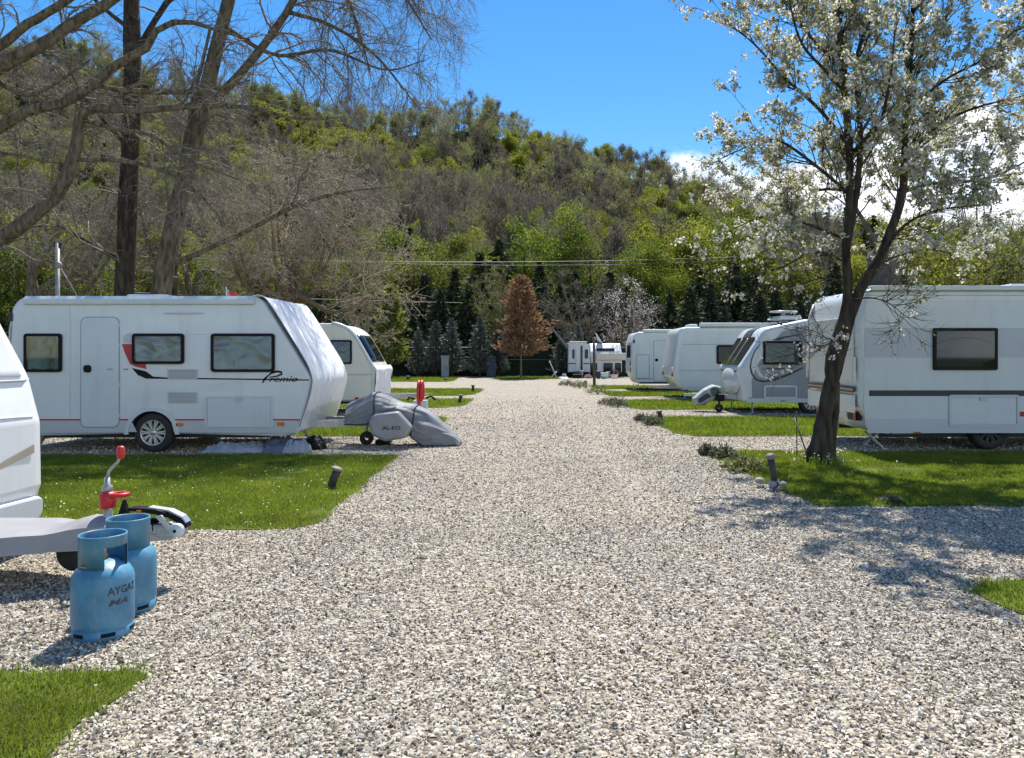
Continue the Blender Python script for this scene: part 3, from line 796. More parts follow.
# paler thicket trees behind them
def thicket(px, d, rng, label, spreadpx, top, stems, twig, bark, n_limb=9, ks=(14,11,4), nb=9000):
    s = F/d; L = []
    for k in range(n_limb):
        bx = px+stems[k % len(stems)]
        a = rng.uniform(-1, 1); dep = rng.uniform(-2.2, 2.2)
        tx = px+a*spreadpx; ty = top+abs(a)**1.5*90+rng.uniform(0,60)
        gy = VY+H*s
        L.append(limb([(bx,gy,.20),(bx+2,gy-60,.16),(bx+(tx-bx)*0.15,gy-110+rng.uniform(-20,20),.12,dep*0.2),(bx+(tx-bx)*0.55,(gy+ty)/2-20,.07,dep*0.6),(tx,ty,.02,dep)], d, rng))
    l = [dict(k=ks[0], length=(0.9,2.8), N2=8, spread=0.95, bias=(0,0,0.15), wig=0.22, rr=0.4, rmin=0.014, rmax=0.035, sag=0.08, s0=0.5),
         dict(k=ks[1], length=(0.5,1.6), N2=6, spread=0.9, bias=(0,0,0.0), wig=0.25, rr=0.6, rmin=0.009, sag=0.2, sides=3),
         dict(k=ks[2], length=(0.25,0.8), N2=4, spread=0.9, bias=(0,0,0.0), wig=0.25, rr=0.7, rmin=0.008, sag=0.25, sides=3)]
    def buds(t, P, rng):
        g = Geo(); c = points_on(P, nb, rng, jit=0.05); leaves(g, c, rng.uniform(0.02,0.055,nb), rng); g.build('buds', BUD, t)
    return big_tree('bare_tree', label, L, l, rng, bark, twig, buds=buds, base=np.array([X(px,d), d, 0]))
r2 = np.random.default_rng(21)
thicket(285, 29.0, r2, 'tan bare tree with a dense twiggy crown and forked stems left of the cream caravan', 115, 130, [-13,0,9], TANTW, BARKT, 10, (12,9,5), 9000)
thicket(35, 30.0, r2, 'pale bare tree with a dense twiggy crown by the left edge', 100, 80, [-8,6], GREYTW, BARK, 6, (10,8,4), 2500)
thicket(180, 33.0, r2, 'pale bare tree with a dense twiggy crown between the two big trunks', 95, 90, [-6,10], GREYTW, BARK, 6, (10,8,4), 2500)

# ------------------------------------------------------------------ blossoming tree
r3 = np.random.default_rng(33); dT = 11.2
T = [limb([(817,469,.21),(820,450,.165),(825,415,.14),(832,380,.125),(842,345,.12),(850,315,.115),(861,288,.10),(879,258,.088),(894,222,.078),(903,190,.07),(905,130,.055),(911,50,.042),(916,-70,.02)], dT, r3, 40),
     limb([(826,466,.14),(830,430,.11),(834,395,.105),(831,360,.10),(841,325,.095),(848,295,.085),(846,250,.078),(850,200,.07),(848,130,.06),(841,50,.055),(836,-70,.03)], dT, r3, 40),
     limb([(846,255,.06),(857,190,.06),(860,130,.055),(857,60,.045),(872,10,.03),(885,-60,.02)], dT, r3, 40),
     limb([(903,192,.04),(930,184,.038),(965,182,.03),(1005,172,.022),(1045,150,.01,.5)], dT, r3, 40),
     limb([(905,160,.035),(935,128,.032),(975,108,.024),(1040,92,.01,-.6)], dT, r3, 40),
     limb([(848,145,.04),(820,110,.034),(785,78,.026),(750,40,.018,.4),(712,14,.008,.5)], dT, r3, 40),
     limb([(850,195,.036),(815,165,.032),(775,140,.024),(735,152,.012,-.5),(705,168,.007,-.7)], dT, r3, 40),
     limb([(847,240,.034),(810,225,.03),(770,215,.02,.6),(735,228,.01,.8)], dT, r3, 40),
     limb([(910,70,.032),(940,30,.026),(962,-20,.018),(985,-60,.01)], dT, r3, 40),
     limb([(843,70,.034),(805,30,.028),(775,-20,.02),(740,-50,.01)], dT, r3, 40),
     limb([(908,110,.03),(945,80,.024,-.7),(985,58,.016,-1.2),(1015,30,.008,-1.5)], dT, r3, 40),
     limb([(846,262,.026),(815,252,.022,-.5),(780,268,.016,-.9),(742,276,.010,-1.2),(715,285,.006,-1.3)], dT, r3, 40),
     limb([(849,300,.018),(872,298,.014,-.4),(890,304,.009,-.6),(905,316,.004,-.8)], dT, r3, 40),
     limb([(848,285,.018),(825,278,.015,-.4),(800,284,.010,-.7),(778,290,.005,-.9)], dT, r3, 40),
     limb([(841,340,.012),(828,344,.008,-.2),(815,349,.004,-.3)], dT, r3, 40),
     limb([(868,270,.03),(900,255,.026,.7),(935,250,.018,1.3),(965,262,.008,1.7)], dT, r3, 40),
     limb([(850,190,.04),(820,190,.03,1.2),(790,200,.02,1.9),(760,190,.01,2.3)], dT, r3, 40),
     limb([(855,150,.04),(880,120,.03,-1.1),(890,80,.02,-1.8),(895,30,.012,-2.2)], dT, r3, 40),
     limb([(852,100,.04),(825,70,.03,-1.0),(800,40,.02,-1.7),(785,-20,.012,-2.0)], dT, r3, 40),
     limb([(904,170,.035),(925,150,.03,1.2),(950,140,.02,1.9),(990,130,.01,2.4)], dT, r3, 40),
     limb([(880,255,.03),(905,225,.026,-.9),(940,210,.018,-1.5),(985,205,.008,-1.9)], dT, r3, 40)]
def blossoms(t, P, rng):
    low = P[:,:,2].mean(1)
    keep = P[(low > 2.9) | (rng.uniform(0,1,len(P)) < 0.22)]
    n = 5000
    c = points_on(keep, n, rng, 0.2, 1.0, 0.010)
    hi = np.clip((c[:,2]-2.0)/2.0, 0.25, 1)
    k = 17
    sig = np.repeat(rng.uniform(0.014,0.032,n), k)[:,None]
    fc = np.repeat(c, k, 0)+rng.normal(size=(n*k,3))*sig
    m = rng.uniform(0,1,n*k) < np.repeat(hi, k)*np.repeat(rng.uniform(0.5,1.0,n), k)
    fc = fc[m]
    g = Geo(); leaves(g, fc, rng.uniform(0.0155,0.024,len(fc)), rng, aspect=0.9, bend=0.35)
    leaves(g, fc+rng.normal(size=fc.shape)*0.005, rng.uniform(0.014,0.021,len(fc)), rng, aspect=0.9, bend=0.35)
    g.build('blossom', PETAL, t)
    lc = np.concatenate([np.repeat(c, 5, 0)+rng.normal(size=(n*5,3))*0.042, points_on(P, 8000, rng, 0.1, 1.0, 0.02)]); lc = lc[rng.uniform(0,1,len(lc)) < np.clip((lc[:,2]-1.9)/1.6, 0.10, 1)]
    g = Geo(); leaves(g, lc, rng.uniform(0.017,0.036,len(lc)), rng, aspect=0.5); g.build('leaves', YLEAF, t)
lvT = [dict(k=18, length=(0.4,1.35), N2=8, spread=0.8, bias=(0,0,0.30), wig=0.16, rr=0.4, rmin=0.005, rmax=0.013, s0=0.10, sides=4),
       dict(k=7, length=(0.18,0.55), N2=5, spread=0.8, bias=(0,0,0.05), wig=0.22, rr=0.6, rmin=0.0035, sides=3)]
# the bare lower part of the stems carries no shoots: shoots start from the upper halves
def blossoming():
    t = thing('blossoming_tree', (X(820,dT), dT, 0), 'flowering tree with a twisted dark trunk and white blossom, beside the large right caravan', 'tree')
    P = np.stack([l[0] for l in T]); R = np.stack([l[1] for l in T])
    g = Geo(); n = P.shape[1]
    Rn = R*(1+0.10*np.array([[mnoise.noise(Vector((i*3.1,j*0.45,2))) for j in range(n)] for i in range(len(T))])*(R > 0.05))
    Rn = np.concatenate([Rn[:2]*np.interp(np.linspace(0,1,n),[0,.08,.45,1],[.95,.80,.78,.95])[None], Rn[2:]*0.72]); R = Rn
    tubes(g, P, Rn, 14); gnarl(g, P, R, 0.22)
    for q in ([(803,468),(812,452),(822,425),(829,395)],[(836,468),(829,455),(827,432),(829,400)],[(815,472),(817,458),(822,432),(827,405)]):
        a_, b_ = limb([(x_, y_, r_, dz) for (x_, y_), r_, dz in zip(q, (.07,.085,.08,.05), (-.05,-.05,-.04,0))], dT, r3, 14); tubes(g, a_[None], b_[None], 10); gnarl(g, a_[None], b_[None], 0.25)
    g.build('trunk', BARKD, t)
    # root flare
    allP = []; g = Geo()
    up = P.copy()
    src = [(up[:2,18:], R[:2,18:]), ]
    P1a, R1a = spawn(P[:2,16:], R[:2,16:], rng=r3, **{**{k: v for k, v in lvT[0].items() if k != 'sides'}, 'k': 54})
    P1b, R1b = spawn(P[2:], R[2:], rng=r3, **{k: v for k, v in lvT[0].items() if k != 'sides'})
    P1 = np.concatenate([P1a, P1b]); R1 = np.concatenate([R1a, R1b])
    tubes(g, P1, R1, 4, 0, True, r3.uniform(0,1,len(P1)))
    P2, R2 = spawn(P1, R1, rng=r3, **{k: v for k, v in lvT[1].items() if k != 'sides'})
    tubes(g, P2, R2, 3, 0, True, r3.uniform(0,1,len(P2)))
    g.build('twigs', BARKD, t)
    blossoms(t, P2, r3)
blossoming()

# thick trunk behind the right caravan, its crown lost in the blossom
r4 = np.random.default_rng(44)
K = [limb([(884,425,.42),(884,330,.40),(883,290,.37),(884,262,.36),(884,250,.34),(884,246,.26),(884,244,.02)], 18.0, r4),
     limb([(889,252,.08),(896,225,.05),(902,190,.04),(905,150,.015)], 18.0, r4),
     limb([(879,250,.08),(866,225,.05),(852,200,.04),(845,170,.015)], 18.0, r4)]
big_tree('bare_tree', 'thick grey trunk standing behind the large right caravan roof corner', K, [dict(k=6, length=(0.5,1.4), N2=7, spread=0.9, bias=(0,0,0.2), wig=0.2, rr=0.4, rmin=0.008, rmax=0.02, s0=0.55), dict(k=4, length=(0.3,0.8), N2=5, rr=0.6, rmin=0.005, sides=3)], r4, mat('bark_grey', (0.075,0.068,0.062), 0.95, 0.4, 7, bump=0.8, bscale=20), GREYTW)

# right hand fine branched tree and the yellow green shrubs before it
r5 = np.random.default_rng(55)
def bushy(name, label, px, d, wpx, top, rng, leafm, nl, leafsz, n_limb=10, trunk_r=0.10, group=None, nleaf=9000, twig=None, open_=0.0):
    s = F/d; gy = VY+H*s; L = []
    for k in range(n_limb):
        a = rng.uniform(-1,1); dep = rng.uniform(-1,1)*wpx/s*0.7
        tx = px+a*wpx; ty = top+(a*a)*0.45*(gy-top)*0.6+rng.uniform(0,0.25)*(gy-top)*0.5
        bx = px+rng.uniform(-0.12,0.12)*wpx
        L.append(limb([(bx,gy,trunk_r),(bx+(tx-bx)*0.2,gy-(gy-ty)*0.35,trunk_r*0.75,dep*0.2),(bx+(tx-bx)*0.6,gy-(gy-ty)*0.7,trunk_r*0.42,dep*0.6),(tx,ty,trunk_r*0.12,dep)], d, rng))
    l = [dict(k=12, length=(0.6,1.9), N2=7, spread=0.9, bias=(0,0,0.15), wig=0.2, rr=0.4, rmin=0.012, rmax=0.03, s0=0.3),
         dict(k=8, length=(0.35,1.1), N2=5, spread=0.8, bias=(0,0,0.05), wig=0.22, rr=0.6, rmin=0.008, sides=3)]
    def lf(t, P, rng):
        g = Geo(); c = points_on(P, nleaf, rng, jit=0.08); leaves(g, c, rng.uniform(0.5,1.2,nleaf)*leafsz, rng); g.build('crown', leafm, t)
    return big_tree(name, label, L, l, rng, BARK, twig or GREYTW, buds=lf, base=np.array([X(px,d), d, 0]), group=group)
bushy('young_leaf_tree', 'open crowned tree with fine branches and first leaves, above the right caravan roof', 985, 34, 62, 188, r5, YELLOWG, 1, 0.05, 11, 0.13, nleaf=3800)
for i, (px, d, w, top, lab) in enumerate(((930,30,50,236,'yellow green bush rising behind the right caravan roof, next to the blossom'), (1010,31,60,250,'olive bush behind the right caravan roof at the picture edge'), (965,33,45,247,'dull olive bush between two other bushes behind the right caravan'))):
    bushy('large_bush', lab, px, d, w, top, r5, [YELLOWG,OLIVE,OLIVE][i], 1, 0.075, 14, 0.06, nleaf=[11000,7000,6000][i], twig=TANTW)

# ------------------------------------------------------------------ distant tree kinds
def crown_tree(h, cr, rng, leafm, nl=30, per=85, sz=0.22, cz=0.62, flat=1.0, trunk=0.16, low=0.25, name='leafy_tree', parts=True):
    g = Geo()
    top = np.array([0,0,h*0.92])
    P, R = resample([(0,0,-0.3),(rng.uniform(-.2,.2),rng.uniform(-.2,.2),h*0.4),tuple(top)], [trunk,trunk*0.7,0.03], 12)
    tubes(g, P[None], R[None], 6)
    P1, R1 = spawn(P[None], R[None], 16, (cr*0.6,cr*1.15), 6, rng, spread=1.0, bias=(0,0,0.25), wig=0.15, rr=0.5, rmin=0.03, s0=low+0.05)
    tubes(g, P1, R1, 4)
    gc = Geo()
    ends = np.concatenate([P1[:,-1], P1[:,3], P1[:,4]])
    lob = []
    for k in range(nl):
        if k < len(ends): c = ends[k] + rng.normal(size=3)*0.25
        else:
            v = nrm(rng.normal(size=3)); c = np.array([v[0]*cr*rng.uniform(.4,1), v[1]*cr*rng.uniform(.4,1), h*cz+v[2]*h*(1-low)*0.45])
        lob.append(c)
    for c in lob:
        n = int(per*rng.uniform(0.5,1.4)); r = cr*rng.uniform(0.24,0.48)
        q = nrm(rng.normal(size=(n,3)))*(rng.uniform(0.2,1,(n,1))**0.6)*r*np.array([1,1,0.7*flat])
        leaves(gc, c+q, sz*rng.uniform(0.5,1.25,n), rng, up=0.4, rnd=np.clip(rng.uniform(0,1,n)*0.75+0.15+0.25*rng.normal(), 0, 1))
    return g, gc

def conifer(h, r, rng, needle, layers=26, per=34, sz=0.3, droop=0.35, low=0.06, trunk=0.14, power=1.0, rag=0.55):
    seed_ = rng.uniform(0, 50)
    g = Geo(); P, R = resample([(0,0,-0.3),(0,0,h*0.5),(0,0,h)], [trunk,trunk*0.6,0.02], 6); tubes(g, P[None], R[None], 6)
    gc = Geo()
    for k in range(layers):
        t = low+(1-low)*(k+rng.uniform(0,1))/layers; z = t*h; rr = r*(1-t)**power*rng.uniform(0.7,1.2)+0.05*r
        n = max(6, int(per*(rr/r+0.25)))
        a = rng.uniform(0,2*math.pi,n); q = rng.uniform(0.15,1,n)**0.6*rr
        C = np.column_stack([np.cos(a)*q, np.sin(a)*q, z-q*droop+rng.normal(size=n)*0.08*h/layers*3])
        D = np.column_stack([np.cos(a), np.sin(a), -droop+rng.normal(size=n)*0.3]); D = nrm(D+rng.normal(size=(n,3))*0.25)
        lob = 1+rag*np.array([mnoise.noise(Vector((math.cos(b_)*1.6, math.sin(b_)*1.6, z*4.5/h+seed_))) + 0.6*mnoise.noise(Vector((math.cos(b_)*4, math.sin(b_)*4, z*14/h+seed_))) for b_ in a])
        C[:,0] *= lob; C[:,1] *= lob
        s = sz*rng.uniform(0.6,1.4,n)
        w = nrm(np.cross(D, rng.normal(size=(n,3))))
        V = np.stack([C-D*s[:,None], C+w*s[:,None]*0.32, C+D*s[:,None], C-w*s[:,None]*0.32], 1).reshape(-1,3)
        b = np.arange(n)[:,None]*4
        gc.add(V, np.vstack([b+np.array([0,1,2]), b+np.array([0,2,3])]), 0, False, np.repeat(np.clip(rng.uniform(0,1,n)*0.6+0.4*q/rr,0,1), 4))  # needles darker towards the stem: inner crown shade put into the colour
    return g, gc

def bare_far(h, rng, k1=22, k2=9, nf=1300, fw_=0.04):
    g = Geo()
    P, R = resample([(0,0,-0.3),(rng.uniform(-.3,.3),rng.uniform(-.3,.3),h*0.45),(rng.uniform(-.6,.6),rng.uniform(-.6,.6),h*0.95)], [0.15,0.10,0.04], 10)
    tubes(g, P[None], R[None], 5, 0, True, np.full(1, .3))
    P1, R1 = spawn(P[None], R[None], k1, (h*0.28,h*0.5), 6, rng, spread=1.0, bias=(0,0,0.35), wig=0.15, rr=0.6, rmin=0.05, s0=0.3)
    tubes(g, P1, R1, 3, 0, True, rng.uniform(0,1,len(P1)))
    P2, R2 = spawn(P1, R1, k2, (0.7,2.0), 4, rng, spread=0.7, bias=(0,0,0.4), wig=0.2, rr=0.6, rmin=0.03)
    tubes(g, P2, R2, 3, 0, True, rng.uniform(0,1,len(P2)))
    n = nf; c = points_on(P2, n, rng, 0.2, 1, 0.3)
    d = nrm(rng.normal(size=(n,3))*0.7+np.array([0,0,0.9])); L = rng.uniform(0.35,0.9,n)
    w = nrm(np.cross(d, rng.normal(size=(n,3))))*fw_
    V = np.stack([c-w, c+w, c+d*L[:,None]], 1).reshape(-1,3)
    g.add(V, np.arange(3*n).reshape(-1,3), 1, False, np.repeat(rng.uniform(0,1,n), 3))
    return g

def proto_tree(g, gc, bark, leafm, name):
    t = thing(name, (0,0,0), None, 'tree'); t['_p'] = 1
    g.build('trunk', bark, t); gc.build('crown', leafm, t)
    return t
def drop(t):
    for c in list(t.children): bpy.data.objects.remove(c)
    bpy.data.objects.remove(t)

r6 = np.random.default_rng(66)
# ---- the row of taller trees at the foot of the hill
KIND = {}
for nm, leafm, n in (('fresh',FRESH,3),('olive',OLIVE,2),('yellow',YELLOWG,2)):
    KIND[nm] = [proto_tree(*crown_tree(12, 3.6, r6, leafm, 60, 210, 0.105, low=0.12), BARK, leafm, 'leafy_tree') for _ in range(n)]
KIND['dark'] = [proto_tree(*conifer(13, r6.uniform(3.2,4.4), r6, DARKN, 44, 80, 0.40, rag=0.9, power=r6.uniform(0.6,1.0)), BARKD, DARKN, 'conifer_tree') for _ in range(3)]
PAT = {'fresh':('bright spring green tree at the foot of the wooded hill','bright green trees at the foot of the hill'),
       'olive':('dull olive green tree at the foot of the wooded hill','olive trees at the foot of the hill'),
       'yellow':('yellow green tree at the foot of the wooded hill','yellow green trees at the foot of the hill'),
       'dark':('dark conifer among the trees at the foot of the wooded hill','dark conifers at the foot of the hill')}
used = set()
def plant(kind, px, d, top, sc=None):
    p = KIND[kind][int(r6.integers(0, len(KIND[kind])))]
    h0 = 13 if kind == 'dark' else 12
    x = X(px, d); z0 = float(hill_z(np.array([x]), np.array([d]))[0])
    sc = (Z(top, d)-z0)/h0
    lab, grp = PAT[kind]
    o = copy_thing(p, (x, d, z0-0.1), r6.uniform(0,6.28), sc, lab, grp)
    if '_p' in o: del o['_p']
for kind, px, d, top in (
    # front, close to the hedge
    ('fresh',375,66,228),('olive',415,68,226),('olive',445,70,245),('fresh',560,70,218),('fresh',525,74,232),('olive',590,72,236),('fresh',645,68,246),('yellow',690,72,232),
    ('fresh',672,66,275),('yellow',655,76,238),('olive',620,70,262),('dark',610,64,268),('dark',700,66,268),('dark',735,68,262),('dark',755,64,272),('fresh',720,78,222),('yellow',745,82,205),
    ('yellow',792,70,262),('fresh',770,76,240),('dark',775,64,285),('olive',815,72,252),('dark',835,68,262),('yellow',860,74,262),('olive',890,76,270),('dark',905,66,275),('fresh',940,70,272),('olive',990,68,268),('fresh',1040,66,262),('olive',1090,68,255),('dark',1130,64,250),
    ('dark',480,66,252),('dark',500,70,240),('dark',455,64,268),('dark',425,64,272),('dark',395,64,280),('dark',540,66,262),('dark',575,66,270),('dark',345,62,282),('dark',590,62,285),('dark',640,62,290),('dark',670,62,292),('dark',720,62,292),
    ('dark',560,62,282),('dark',625,61,284),('dark',690,60,286),('dark',655,61,296),('dark',710,61,280),('dark',515,60,286),('dark',470,60,280),('dark',440,60,288),('dark',410,59,292),('dark',760,62,288),('dark',800,62,285),('olive',340,66,240),('fresh',300,64,255),('yellow',235,60,250),('fresh',220,56,262),('fresh',185,60,248),('olive',150,58,240),('fresh',95,54,232),('yellow',55,56,222),('fresh',20,54,240),('olive',-20,58,225),('yellow',120,62,235),('dark',70,60,240),('dark',205,62,250),('dark',260,60,270),('dark',0,60,235),('dark',165,56,275),('dark',320,60,288),('fresh',260,66,238),
    ('olive',-60,54,220),('fresh',-110,56,215),('dark',-150,56,225),('olive',-200,58,210)):
    plant(kind, px, d, top)

# ---- the slope: bare, green and dark trees
PB = [bare_far(r6.uniform(8.5,11), r6) for _ in range(4)]
OLIBUD = rnd_mat('olive_bare_crown', [(0.17,0.18,0.065),(0.26,0.265,0.10),(0.34,0.345,0.14)], 0.4, 0.9)
MAUBUD = rnd_mat('mauve_bare_crown', [(0.09,0.077,0.063),(0.14,0.12,0.098),(0.19,0.165,0.13)], 0.4, 0.9)
BM = [GREYBUD, MAUBUD, OLIBUD, MAUBUD]
PBo = [g.build('bare_tree', [GREYTW, m]) for g, m in zip(PB, BM)]
def onemesh(pair, name, mats):
    g, gc = pair
    for (f, m, s), in [((f,m,s),) for f, m, s in gc.f]: g.f.append((f+g.n, 1, s))
    g.v += gc.v; g.r += [np.asarray(q) for q in gc.r]; g.n += gc.n; g.hasr = True
    return g.build(name, mats)
PG = [onemesh(crown_tree(8.5, 3.2, r6, m, 46, 210, 0.115, low=0.10), 'leafy_tree', [BARK, m]) for m in (FRESH, OLIVE, YELLOWG, YELLOWG)]
PD = [onemesh(conifer(10.5, 2.2, r6, DARKN, 26, 34, 0.5), 'conifer_tree', [BARKD, DARKN]) for _ in range(2)]
pos = []
yy = YB+4
row = 0
while yy < 262:
    stp = 4.7+0.8*(yy-YB)/170
    xx = -0.95*yy-12
    while xx < 0.62*yy+10:
        pos.append((xx+r6.uniform(-.45,.45)*stp, yy+r6.uniform(-.45,.45)*stp)); xx += stp
    yy += stp*0.92
pos = np.array(pos); pz = hill_z(pos[:,0], pos[:,1])
k = pz > 0.8; pos = pos[k]; pz = pz[k]
order = np.argsort(pos[:,1])
nb = ng = nd = 0; rest = []
for i in order:
    x_, y_ = pos[i]; z_ = pz[i]
    c = mnoise.noise(Vector((x_*0.035, y_*0.035, 4.2)))+0.35*mnoise.noise(Vector((x_*0.12, y_*0.12, 1.0)))
    t = (y_-YB)/(YR-YB)
    c += -0.16*(1 if t > 0.8 else 0) + 0.22*math.exp(-((x_+60)/30)**2)*(t > 0.45) + 0.25*(x_ > 40) + r6.normal()*0.12
    e = mnoise.noise(Vector((x_*0.05+9, y_*0.05, 8.0)))+r6.normal()*0.15 - t*0.9
    rz = r6.uniform(0, 6.28); sc = r6.uniform(0.75, 1.2)
    if e > 0.05 and nd < 120: kind = 'd'
    elif c > 0.02: kind = 'g'
    else: kind = 'b'
    if kind == 'b':
        if nb >= 296: rest.append((x_, y_, z_, rz, sc, int(r6.integers(0, 4)))); continue
        nb += 1; src = PBo[int(r6.integers(0, 4))]; lab, grp = 'grey leafless tree on the wooded slope', 'bare trees on the slope'
    elif kind == 'g':
        if ng >= 290: rest.append((x_, y_, z_, rz, sc, 4+int(r6.integers(0, 3)))); continue
        ng += 1; src = PG[int(r6.integers(0, 4))]; lab, grp = 'small green leafing tree on the wooded slope', 'green trees on the slope'
    else:
        nd += 1; src = PD[int(r6.integers(0, 2))]; lab, grp = 'dark evergreen on the lower wooded slope', 'dark evergreens on the slope'
    o = src.copy(); COL.objects.link(o); o.location = (x_, y_, z_-0.2); o.rotation_euler = (0,0,rz); o.scale = (sc,sc,sc*r6.uniform(0.9,1.15))
    tag(o, lab, 'tree', grp)
print('slope trees', nb, ng, nd, 'rest', len(rest))
# the wood farther up reads as one mass
V0 = []
for j in range(4): V0.append(bare_far(9.5, r6, 12, 3, 620, 0.06))
for j in range(3):
    g, gc = crown_tree(8.5, 3.2, r6, None, 36, 120, 0.165, low=0.10)
    g.f = [(f, 0, s) for f, m, s in g.f]; V0.append((g, gc))
def mass(js, name, mats, label):
    W_ = Geo()
    for j in js:
        sel = [q for q in rest if q[5] == j]
        if not sel: continue
        src = V0[j]
        if isinstance(src, tuple):
            a_, b_ = src
            fs = list(a_.f)+[(f+a_.n, 1, s) for f, m, s in b_.f]; vv = a_.v+b_.v; rs = a_.r+b_.r
        else: fs, vv, rs = src.f, src.v, src.r
        v = np.vstack(vv); rr = np.concatenate([np.asarray(q) for q in rs]); n = len(v)
        A_ = np.array(sel)
        c, s = np.cos(A_[:,3]), np.sin(A_[:,3])
        VV = np.stack([v[None,:,0]*c[:,None]-v[None,:,1]*s[:,None], v[None,:,0]*s[:,None]+v[None,:,1]*c[:,None], np.broadcast_to(v[None,:,2], (len(sel), n))], -1)*A_[:,4][:,None,None]
        VV += np.stack([A_[:,0], A_[:,1], A_[:,2]-0.2], -1)[:,None,:]
        off = W_.n
        W_.v.append(VV.reshape(-1,3)); W_.n += n*len(sel); W_.r.append(np.tile(rr, len(sel))); W_.hasr = True
        for f, m, sm in fs:
            W_.f.append(((f[None]+(np.arange(len(sel))*n)[:,None,None]+off).reshape(-1, f.shape[1]), m, sm))
    if W_.n: tag(W_.build(name, mats), label, 'wood', kind='stuff')
mass((0,1), 'bare_wood', [GREYTW, MAUBUD], 'far grey leafless wood covering the upper slope')
mass((2,3), 'bare_wood', [GREYTW, OLIBUD], 'far olive tinged leafless wood covering the upper slope')
mass((4,), 'green_wood', [BARK, OLIVE], 'far olive green leafing wood high on the slope')
mass((5,6), 'green_wood', [BARK, YELLOWG], 'far yellow green leafing wood high on the slope')
for o in PBo+PG+PD: bpy.data.objects.remove(o)
for l in KIND.values():
    for t in l: drop(t)

# ------------------------------------------------------------------ conifers and small trees before the hedge
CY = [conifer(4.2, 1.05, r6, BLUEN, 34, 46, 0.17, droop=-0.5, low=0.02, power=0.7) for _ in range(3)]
CYo = [proto_tree(g, gc, BARKD, BLUEN, 'cypress') for g, gc in CY]
def cyp(px, d, top, label, group=None):
    o = copy_thing(CYo[int(r6.integers(0,3))], (X(px,d), d, 0), r6.uniform(0,6.28), Z(top,d)/4.2, label, group)
    if '_p' in o: del o['_p']
for px, top, lab in ((345,304,'pale spiky conifer above the cream caravan roof'),(372,318,'grey green conifer left of the tall pale green cypress'),(418,331,'blue grey cypress at the left end of the dark hedge'),(436,322,'blue grey cypress behind the small grey cabinet, left of it'),(452,320,'blue grey cypress right behind the small grey cabinet'),(480,318,'blue grey cypress left of the blue cabin'),(498,330,'low blue grey cypress between blue cabin and brown tree'),(562,332,'blue grey cypress left of the far caravan door'),(578,326,'blue grey cypress behind the far caravan roof')):
    cyp(px, 53.4+r6.uniform(-.4,.4), top, lab)
for t in CYo: drop(t)
t = thing('cypress', (X(391,52.5), 52.5, 0), 'tall pale green columnar tree right of the cream caravan', 'tree')
g, gc = conifer(Z(286,52.5), 1.5, r6, YLEAF, 40, 52, 0.20, droop=-0.6, low=0.1, power=0.6)
off = np.array([X(391,52.5), 52.5, 0])
g.v = [v+off for v in g.v]; gc.v = [v+off for v in gc.v]
g.build('trunk', BARK, t); gc.build('crown', OLIVE, t)
# dead brown conifer
t = thing('dead_conifer', (X(521,51), 51, 0), 'dead conifer with orange brown needles on a thin stem', 'tree')
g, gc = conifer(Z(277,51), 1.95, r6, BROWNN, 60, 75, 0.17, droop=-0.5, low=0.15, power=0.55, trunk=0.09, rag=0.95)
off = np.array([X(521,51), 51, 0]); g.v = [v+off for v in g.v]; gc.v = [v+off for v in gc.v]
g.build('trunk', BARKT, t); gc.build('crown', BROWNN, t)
# grey shrubs and a pale blossoming bush behind the far caravan
bushy('bare_shrub', 'grey leafless tree behind the far caravan roof', 585, 58, 45, 262, r6, GREYBUD, 1, 0.05, 9, 0.10, nleaf=2500)
bushy('flowering_bush', 'grey bush speckled with pale blossom behind the far white caravan', 625, 56, 34, 282, r6, PETAL, 1, 0.05, 12, 0.07, nleaf=2600)
bushy('bare_shrub', 'tan twiggy bush behind the top of the brown dead tree', 505, 58, 32, 262, r6, OLIVE, 1, 0.06, 10, 0.08, nleaf=4500, twig=TANTW)
# ================================================================== caravans
def arch(cx, R, zb, n=12):
    """points of a wheel arch cut into the bottom edge, running from low x to high x"""
    a0 = math.asin(min(0.99, max(0, (zb-0.31)/R)))
    return [(cx-R*math.cos(t), 0.31+R*math.sin(t)) for t in np.linspace(a0, math.pi-a0, n)]

def caravan_body(parent, prof, y0, y1, r, mats=None, name='body', zlow=0.5, archx=None):
    def mf(a, b):
        m = (a+b)/2
        if archx is not None and abs(m[0]-archx) < 0.43 and m[1] < 0.78 and m[1] > zlow-0.25 and abs(m[1]-zlow) > 0.01: return 1
        if m[1] < zlow+0.005 and abs(b[1]-a[1]) < 0.03: return 1
        return 0
    g = shell(prof, y0, y1, r, mf)
    return g.build(name, mats or [WHITE, UNDER], parent)

def steady(parent, x, y, z, dx, m=GALV, name='steady_leg'):
    g = Geo()
    g.beam((x,y-0.035,z),(x+dx,y-0.035,0.02), 0.02, 0.035, 0, up=(0,1,0)); g.beam((x,y+0.035,z),(x+dx,y+0.035,0.02), 0.02, 0.035, 0, up=(0,1,0))
    g.beam((x+dx*0.75,y,z-0.02),(x+dx*0.4,y,z*0.6), 0.03, 0.02, 0, up=(0,1,0))
    g.box(x+dx-0.05,y-0.06,0.005,x+dx+0.05,y+0.06,0.025)
    return g.build(name, m, parent)

def drawbar(parent, xf, xt, yc, zz, half=0.55):
    g = Geo(); sg = 1 if xt > xf else -1
    g.beam((xf-sg*0.3,yc-half,zz),(xt,yc-0.05,zz+0.02), 0.06, 0.12); g.beam((xf-sg*0.3,yc+half,zz),(xt,yc+0.05,zz+0.02), 0.06, 0.12)
    g.beam((xt-sg*0.05,yc,zz+0.02),(xt+sg*0.25,yc,zz+0.04), 0.07, 0.07)
    return g.build('drawbar', GALV, parent)

